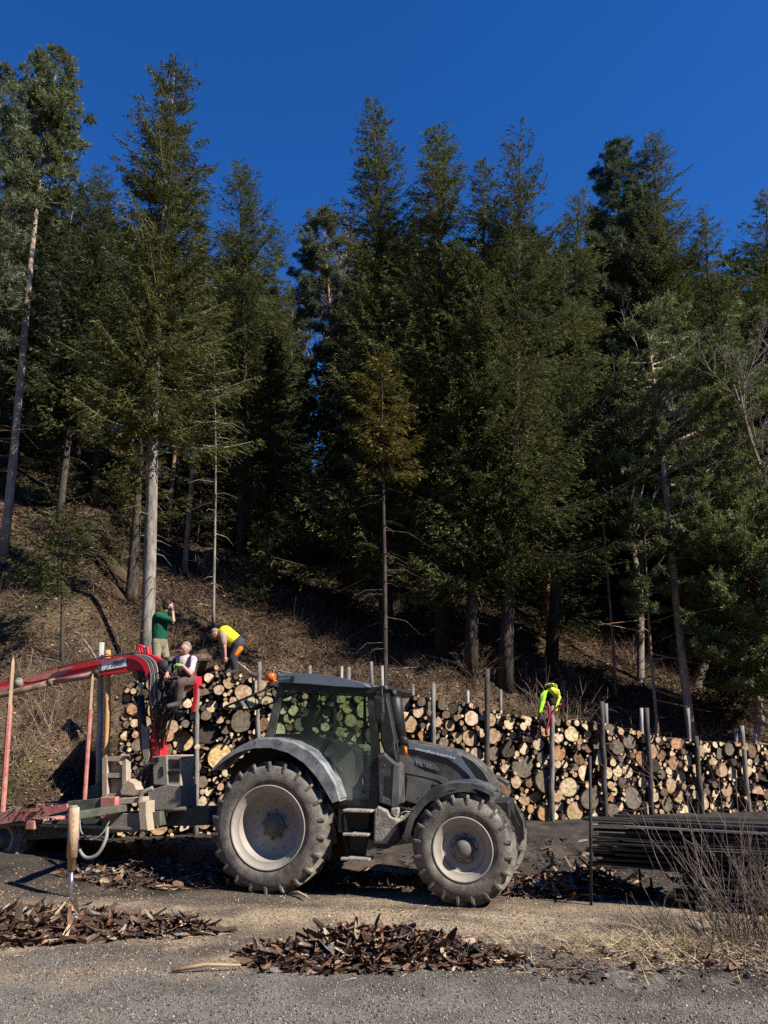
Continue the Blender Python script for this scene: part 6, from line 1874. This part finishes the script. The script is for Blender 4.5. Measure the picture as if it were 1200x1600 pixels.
garment('boot', [(f1, f1 + Vector((-.16, -.06, -.03)), .06, .05), (f1, f1 + Vector((0, 0, .12)), .06, .062)], m_boot, pC, O)
garment('boot', [(f2, f2 + Vector((-.16, -.06, -.03)), .06, .05), (f2, f2 + Vector((0, 0, .12)), .06, .062)], m_boot, pC, O)
face_bits(hd, f, s, u, pC, O)
# long thin pole lying on the stack behind him
mb = MB(); a, b = PC(370, 1034, .2), PC(404, 1060, .2); mb.tube([a - a, b - a], .022, 6); o = mb.build('stick', m_wood); o.location = a
tag(o, 'thin pale stick slanting down to the right behind the bending man', 'stick')

# ================================================================ BARK PILES AND DEBRIS
m_bark_scrap = mat('bark_scrap', (.75, .75, .75), .9, col2=(1.2, 1.2, 1.2), scale=22, tint=True, bump=.5, bscale=50, spec=.15)
def bark_pile(name, cx, cy, hx, hy, height, n, seed, label, lmax=.34, cols=None, z0=None, tiltk=.36):
    r = np.random.RandomState(seed)
    a = r.uniform(0, 2 * PI, n); rad = r.rand(n) ** .62
    X = cx + hx * rad * np.cos(a) * (1 + .15 * np.sin(3 * a + seed)); Y = cy + hy * rad * np.sin(a)
    prof = np.clip(1 - rad ** 1.6, 0, 1) * (.6 + .8 * vnoise(X, Y, 2.3, seed))
    Zb = gz(X, Y) if z0 is None else np.full(n, z0)
    Z = Zb + .012 + height * prof * r.uniform(.25, 1.0, n)
    L = r.uniform(.05, lmax, n) * (.5 + .9 * r.rand(n) ** 2); L = np.where(r.rand(n) < .5, L * .22 + .01, L * 1.12); Wd = np.minimum(L * r.uniform(.08, .5, n), .075) * r.uniform(.5, 1, n) + .006
    az = r.uniform(0, 2 * PI, n); el = r.normal(0, tiltk, n) * (.25 + .75 * prof)
    big = r.rand(n) < .018; el[big] = r.uniform(.4, 1.2, big.sum()); Z[big] += .03
    U = np.stack([np.cos(az) * np.cos(el), np.sin(az) * np.cos(el), np.sin(el)], -1)
    nr = r.normal(0, .6, (n, 3)); nr[:, 2] += 1
    W = np.cross(nr, U); W /= np.linalg.norm(W, axis=1, keepdims=True); N = np.cross(U, W)
    curlW = r.uniform(-.5, .9, n) * Wd; curlL = r.normal(0, .12, n) * L
    V = []
    nl = 4
    for i in range(nl + 1):
        t = i / nl - .5
        wk = 1 - .5 * abs(2 * t) ** 3 + r.normal(0, .10, n)
        for q in (-1, 0, 1):
            P = np.stack([X, Y, Z], -1) + U * (L * t)[:, None] + W * (Wd * .5 * q * wk)[:, None] + N * (curlL * (4 * t * t) + curlW * (q * q) * .5)[:, None]
            V.append(P)
    V = np.stack(V, 1)
    V[..., 2] = np.maximum(V[..., 2], (Zb + .004)[:, None])
    f = []
    for i in range(nl):
        for q in (0, 1): f.append([i * 3 + q, i * 3 + q + 1, (i + 1) * 3 + q + 1, (i + 1) * 3 + q])
    F = (np.arange(n)[:, None, None] * 15 + np.array(f)[None]).reshape(-1, 4)
    tn = palette(n, cols or [(.125, .075, .052), (.19, .11, .072), (.07, .048, .038), (.30, .175, .11), (.44, .33, .22), (.20, .18, .16)], [4, 4, 4, 2, 1.1, 1.2][:len(cols)] if cols else [4, 4, 5, 1.6, 1.0, 1.6], r, .35)
    o = link(name, np_mesh(name, V.reshape(-1, 3), F, [m_bark_scrap], tint=np.repeat(tn, 15, 0), smooth_=True))
    tag(o, label, 'bark pile', kind='stuff')
    return o
bark_pile('bark_pile', -.3, 8.7, 1.25, .45, .27, 5200, 1, 'heap of red brown bark strips on the gravel in front of the tractor')
bark_pile('bark_pile', .7, 8.75, .6, .42, .14, 1900, 8, 'right end of the heap of bark strips before the tractor', .26)
bark_pile('bark_pile', -4.2, 10.0, 1.8, .75, .14, 6000, 2, 'wide low heap of bark scraps by the prop leg of the trailer', .42)
bark_pile('bark_pile', -2.55, 9.9, .75, .3, .14, 700, 3, 'right tail of the bark heap beside the prop leg', .36)
bark_pile('bark_pile', -5.4, 9.4, 1.2, .7, .12, 900, 9, 'bark scraps scattered at the left edge of the yard', .3)
bark_pile('bark_pile', 2.75, 12.3, 1.25, .75, .24, 1500, 4, 'bark and branch litter right of the front wheel', .4, [(.12, .075, .055), (.2, .125, .085), (.07, .05, .04), (.36, .27, .18), (.28, .17, .12)])
bark_pile('bark_pile', -2.6, 12.9, 2.2, .8, .12, 1500, 5, 'dark bark litter in the shade under the trailer front', .3)
bark_pile('bark_pile', 0.0, 13.0, 2.4, .8, .07, 900, 6, 'dark bark litter in the shade under the tractor', .24)
bark_pile('bark_pile', 3.2, 8.6, 2.6, .75, .04, 900, 7, 'thin scatter of bark crumbs before the dry grass', .16)
bark_pile('bark_pile', 3.6, 14.3, 3.4, 1.9, .05, 1500, 10, 'dark bark crumbs on the black ground before the log stack', .2, [(.05, .04, .032), (.10, .07, .05), (.2, .15, .11), (.03, .025, .02)])
bark_pile('bark_pile', -3.5, 14.3, 3.5, 1.2, .05, 900, 12, 'dark bark crumbs on the ground beyond the trailer', .2, [(.05, .04, .032), (.10, .07, .05), (.2, .15, .11), (.03, .025, .02)])
pz = G3(75, 1266, .5)
bark_pile('bark_scraps', G3(70, 1266, .5).x, G3(70, 1266, .5).y, .55, .22, .12, 320, 11, 'leaves and bark scraps lying on the trailer rail', .16, z0=pz.z - .02)
def ground_hit(px, py, z=0.0):
    d = ray(px, py); return CAM + d * ((z - CAMZ) / d.z)
for (pa, pb, w_, lb) in (((268, 1517), (376, 1508), .022, 'straight pale stick lying left of the bark heap before the tractor'),
                         ((795, 1366), (925, 1380), .016, 'long thin bent branch on the litter right of the front wheel'),
                         ((10, 1462), (55, 1412), .03, 'pale peeled stick at the left edge in the bark scraps'),
                         ((452, 1396), (480, 1401), .03, 'short forked root stub touching the rear tyre')):
    a, b = ground_hit(*pa, .03), ground_hit(*pb, .06); mb = MB(); m_ = a.lerp(b, .5) + Vector((0, 0, .03))
    mb.tube([Vector((0, 0, 0)), m_ - a, b - a], [w_, w_ * .8, w_ * .4], 7); o = mb.build('stick', m_wood); o.location = a
    tag(o, lb, 'stick')
rs = random.Random(12)
for k in range(12):
    px = 40 + 98 * k + rs.uniform(-20, 20); Yq = np.interp(px, [0, 180, 300, 1200], [16.6, 17.5, 19.5, 25.5]) + rs.uniform(0, 4); X = (px - 600) / FPX * Yq
    l = rs.uniform(.8, 2.4); a = rs.uniform(-.5, 3.1); d = Vector((math.cos(a), math.sin(a), 0)) * l
    zs = [gzf(X + d.x * t, Yq + d.y * t) + .05 for t in (0, .5, 1)]
    mb = MB(); pts = [Vector((d.x * t, d.y * t, z - zs[0])) for t, z in zip((0, .5, 1), zs)]; w0 = rs.uniform(.018, .045)
    mb.tube(pts, [w0, w0 * .8, w0 * .4], 6)
    for q in range(4):
        b = pts[1].lerp(pts[2], rs.random()); mb.tube([b, b + Vector((rs.gauss(0, .3), rs.gauss(0, .3), rs.uniform(.05, .35)))], [.012, .004], 4, cap=False)
    o = mb.build('fallen_branch', m_post_grey); o.location = (X, float(Yq), zs[0])
    tag(o, 'grey fallen branch on the leaf covered bank ' + ['at the far left', 'above the crane boom', 'just left of the pale trunk', 'between the standing and bending men', 'right of the bending man', 'behind the cab roof', 'behind the exhaust', 'behind the tallest post', 'uphill of the bright jacket', 'uphill of the first leaning post', 'left of the leaning pine', 'right of the leaning pine'][k], 'branch', 'fallen branches on the bank')
# fallen log and stump on the bank
X, Y = -6.9, 21.3
mb = MB(); mb.tube([(0, 0, 0), (0, 0, .45)], [.26, .22], 14); o = mb.build('tree_stump', m_bark_grey); o.location = (-6.55, 22.6, gzf(-6.55, 22.6) - .05); tag(o, 'grey tree stump left of the pale spruce trunk', 'stump')

# ================================================================ PLANK STACK
m_plank = mat('blackened_board', (.012, .011, .010), .85, col2=(.055, .05, .045), scale=5, bump=.3, bscale=40, stretch=(.15, 1, 1), spec=.2)
m_plank2 = mat('grey_board', (.10, .095, .085), .85, col2=(.26, .245, .22), scale=5, bump=.3, bscale=40, stretch=(.15, 1, 1), spec=.2)
RK = ground_hit(920, 1412)
PYAW = R(-21)
rk = random.Random(31)
ux = Vector((math.cos(PYAW), math.sin(PYAW), 0)); uy = Vector((-math.sin(PYAW), math.cos(PYAW), 0))
NLAY = 15
rows = ['front', 'second', 'third', 'fourth', 'back']
bproto = {}
for L_ in range(NLAY):
    z = 1.06 - L_ * .072
    for j in range(5):
        if L_ <= 5: x0 = rk.uniform(-.05, .75) if j else rk.choice([.0, .55, .7, .1])
        elif L_ <= 8: x0 = rk.uniform(-.05, .5)
        else: x0 = rk.uniform(.75, 1.25) + .05 * (L_ - 9)
        ln_ = rk.uniform(3.7, 4.4)
        wd = rk.uniform(.10, .16); th = rk.uniform(.022, .034)
        mb = MB(); mb.box((ln_ / 2, 0, 0), (ln_, wd, th), bev=.003)
        n_ = len(mb.v)
        bend = rk.uniform(-.012, .012)
        o = mb.build('board', m_plank2 if rk.random() < (.35 if L_ < 4 else .2) else m_plank)
        p = RK + uy * (.02 + j * .19 + rk.uniform(-.02, .03)) + ux * x0
        zg = gzf(p.x, p.y)
        o.location = (p.x, p.y, z + rk.uniform(-.008, .008) + .0)
        o.rotation_euler = (rk.uniform(-.03, .03), rk.uniform(-.006, .010), PYAW + rk.uniform(-.012, .012))
        tag(o, 'dark board, %s row, %s layer from top of the board stack' % (rows[j], ordinal(L_)), 'board', 'boards stacked at the lower right')
for k in range(NLAY - 1):
    for q, x0 in enumerate((1.4, 3.2)):
        mb = MB(); mb.box((0, .4, 0), (.04, .95, .036)); o = mb.build('spacer', m_plank)
        p = RK + ux * x0; o.location = (p.x, p.y, 1.06 - k * .072 - .036); o.rotation_euler = (0, 0, PYAW)
        tag(o, 'thin spacer under the %s layer of boards, %s one' % (ordinal(k), ['left', 'right'][q]), 'spacer', 'spacers in the board stack')
for q, x0 in enumerate((1.4, 3.2)):
    mb = MB(); mb.box((0, .4, 0), (.12, 1.1, .10), bev=.01); o = mb.build('bearer', m_plank); p = RK + ux * x0; o.location = (p.x, p.y, .035); o.rotation_euler = (0, 0, PYAW)
    tag(o, ['left bearer beam under the board stack', 'right bearer beam under the board stack'][q], 'beam')
t = at_Y(919, 1181, RK.y)
mb = MB(); mb.tube([(0, 0, -.1), (t.x - RK.x, -.0, t.z)], .021, 8); o = mb.build('iron_bar', m_under); o.location = RK + Vector((-.0, -.10, 0)); tag(o, 'thin dark iron bar standing at the left end of the board stack', 'bar')
mb = MB(); mb.tube([(0, 0, -.1), (0, 0, .75)], .018, 8); o = mb.build('iron_bar', m_under); o.location = RK + ux * .62 + uy * 1.0; tag(o, 'short iron bar behind the left end of the boards', 'bar')

# shrub with reddish stems in front of the boards
def shrub(X, Y, h, n, seed, lean, label, spread=.28, base=.22):
    r = np.random.RandomState(seed)
    z = gzf(X, Y)
    P = np.stack([r.normal(0, base, n), r.normal(0, base * .6, n), np.zeros(n) - .03], -1)
    D = np.stack([r.normal(lean[0], spread, n), r.normal(lean[1], spread, n), np.ones(n)], -1); D /= np.linalg.norm(D, axis=1, keepdims=True)
    L = h * r.uniform(.35, 1.05, n)
    mb = MB()
    for i in range(n):
        d = Vector(D[i]); p = Vector(P[i]); pts = [p]; q = d.copy()
        for k in range(5):
            q = (q + Vector(r.normal(0, .11, 3)) + Vector((0, 0, .05))).normalized(); pts.append(pts[-1] + q * L[i] / 5)
        w0 = r.uniform(.005, .011)
        mb.tube(pts, [w0 * (1 - .17 * k) for k in range(6)], 4, 0, cap=False)
        for k in range(r.randint(2, 6)):
            j = r.randint(1, 5); b = pts[j]; dd = (q + Vector(r.normal(0, .55, 3))).normalized(); l2 = L[i] * r.uniform(.12, .35)
            mb.tube([b, b + dd * l2 * .5, b + (dd + Vector((0, 0, .25))) * l2], [w0 * .5, w0 * .35, .0015], 3, 0, cap=False)
    o = mb.build('shrub', mat('red_brown_stem_%d' % seed, (.07, .045, .038), .6, col2=(.24, .19, .15), scale=5), normals=False)
    o.location = (X, Y, z); tag(o, label, 'shrub', 'leafless shrubs before the boards')
b0 = ground_hit(1165, 1470)
shrub(b0.x, b0.y, 2.35, 26, 1, (-.30, .05), 'leafless shrub with long red brown stems arching left over the boards')
shrub(b0.x + .55, b0.y - .1, 1.7, 75, 2, (-.02, 0), 'dense leafless shrub at the right edge before the boards', .35, .4)
shrub(b0.x + .1, b0.y - .15, .8, 60, 3, (-.1, -.1), 'low tangle of leafless twigs at the foot of the boards', .6, .5)
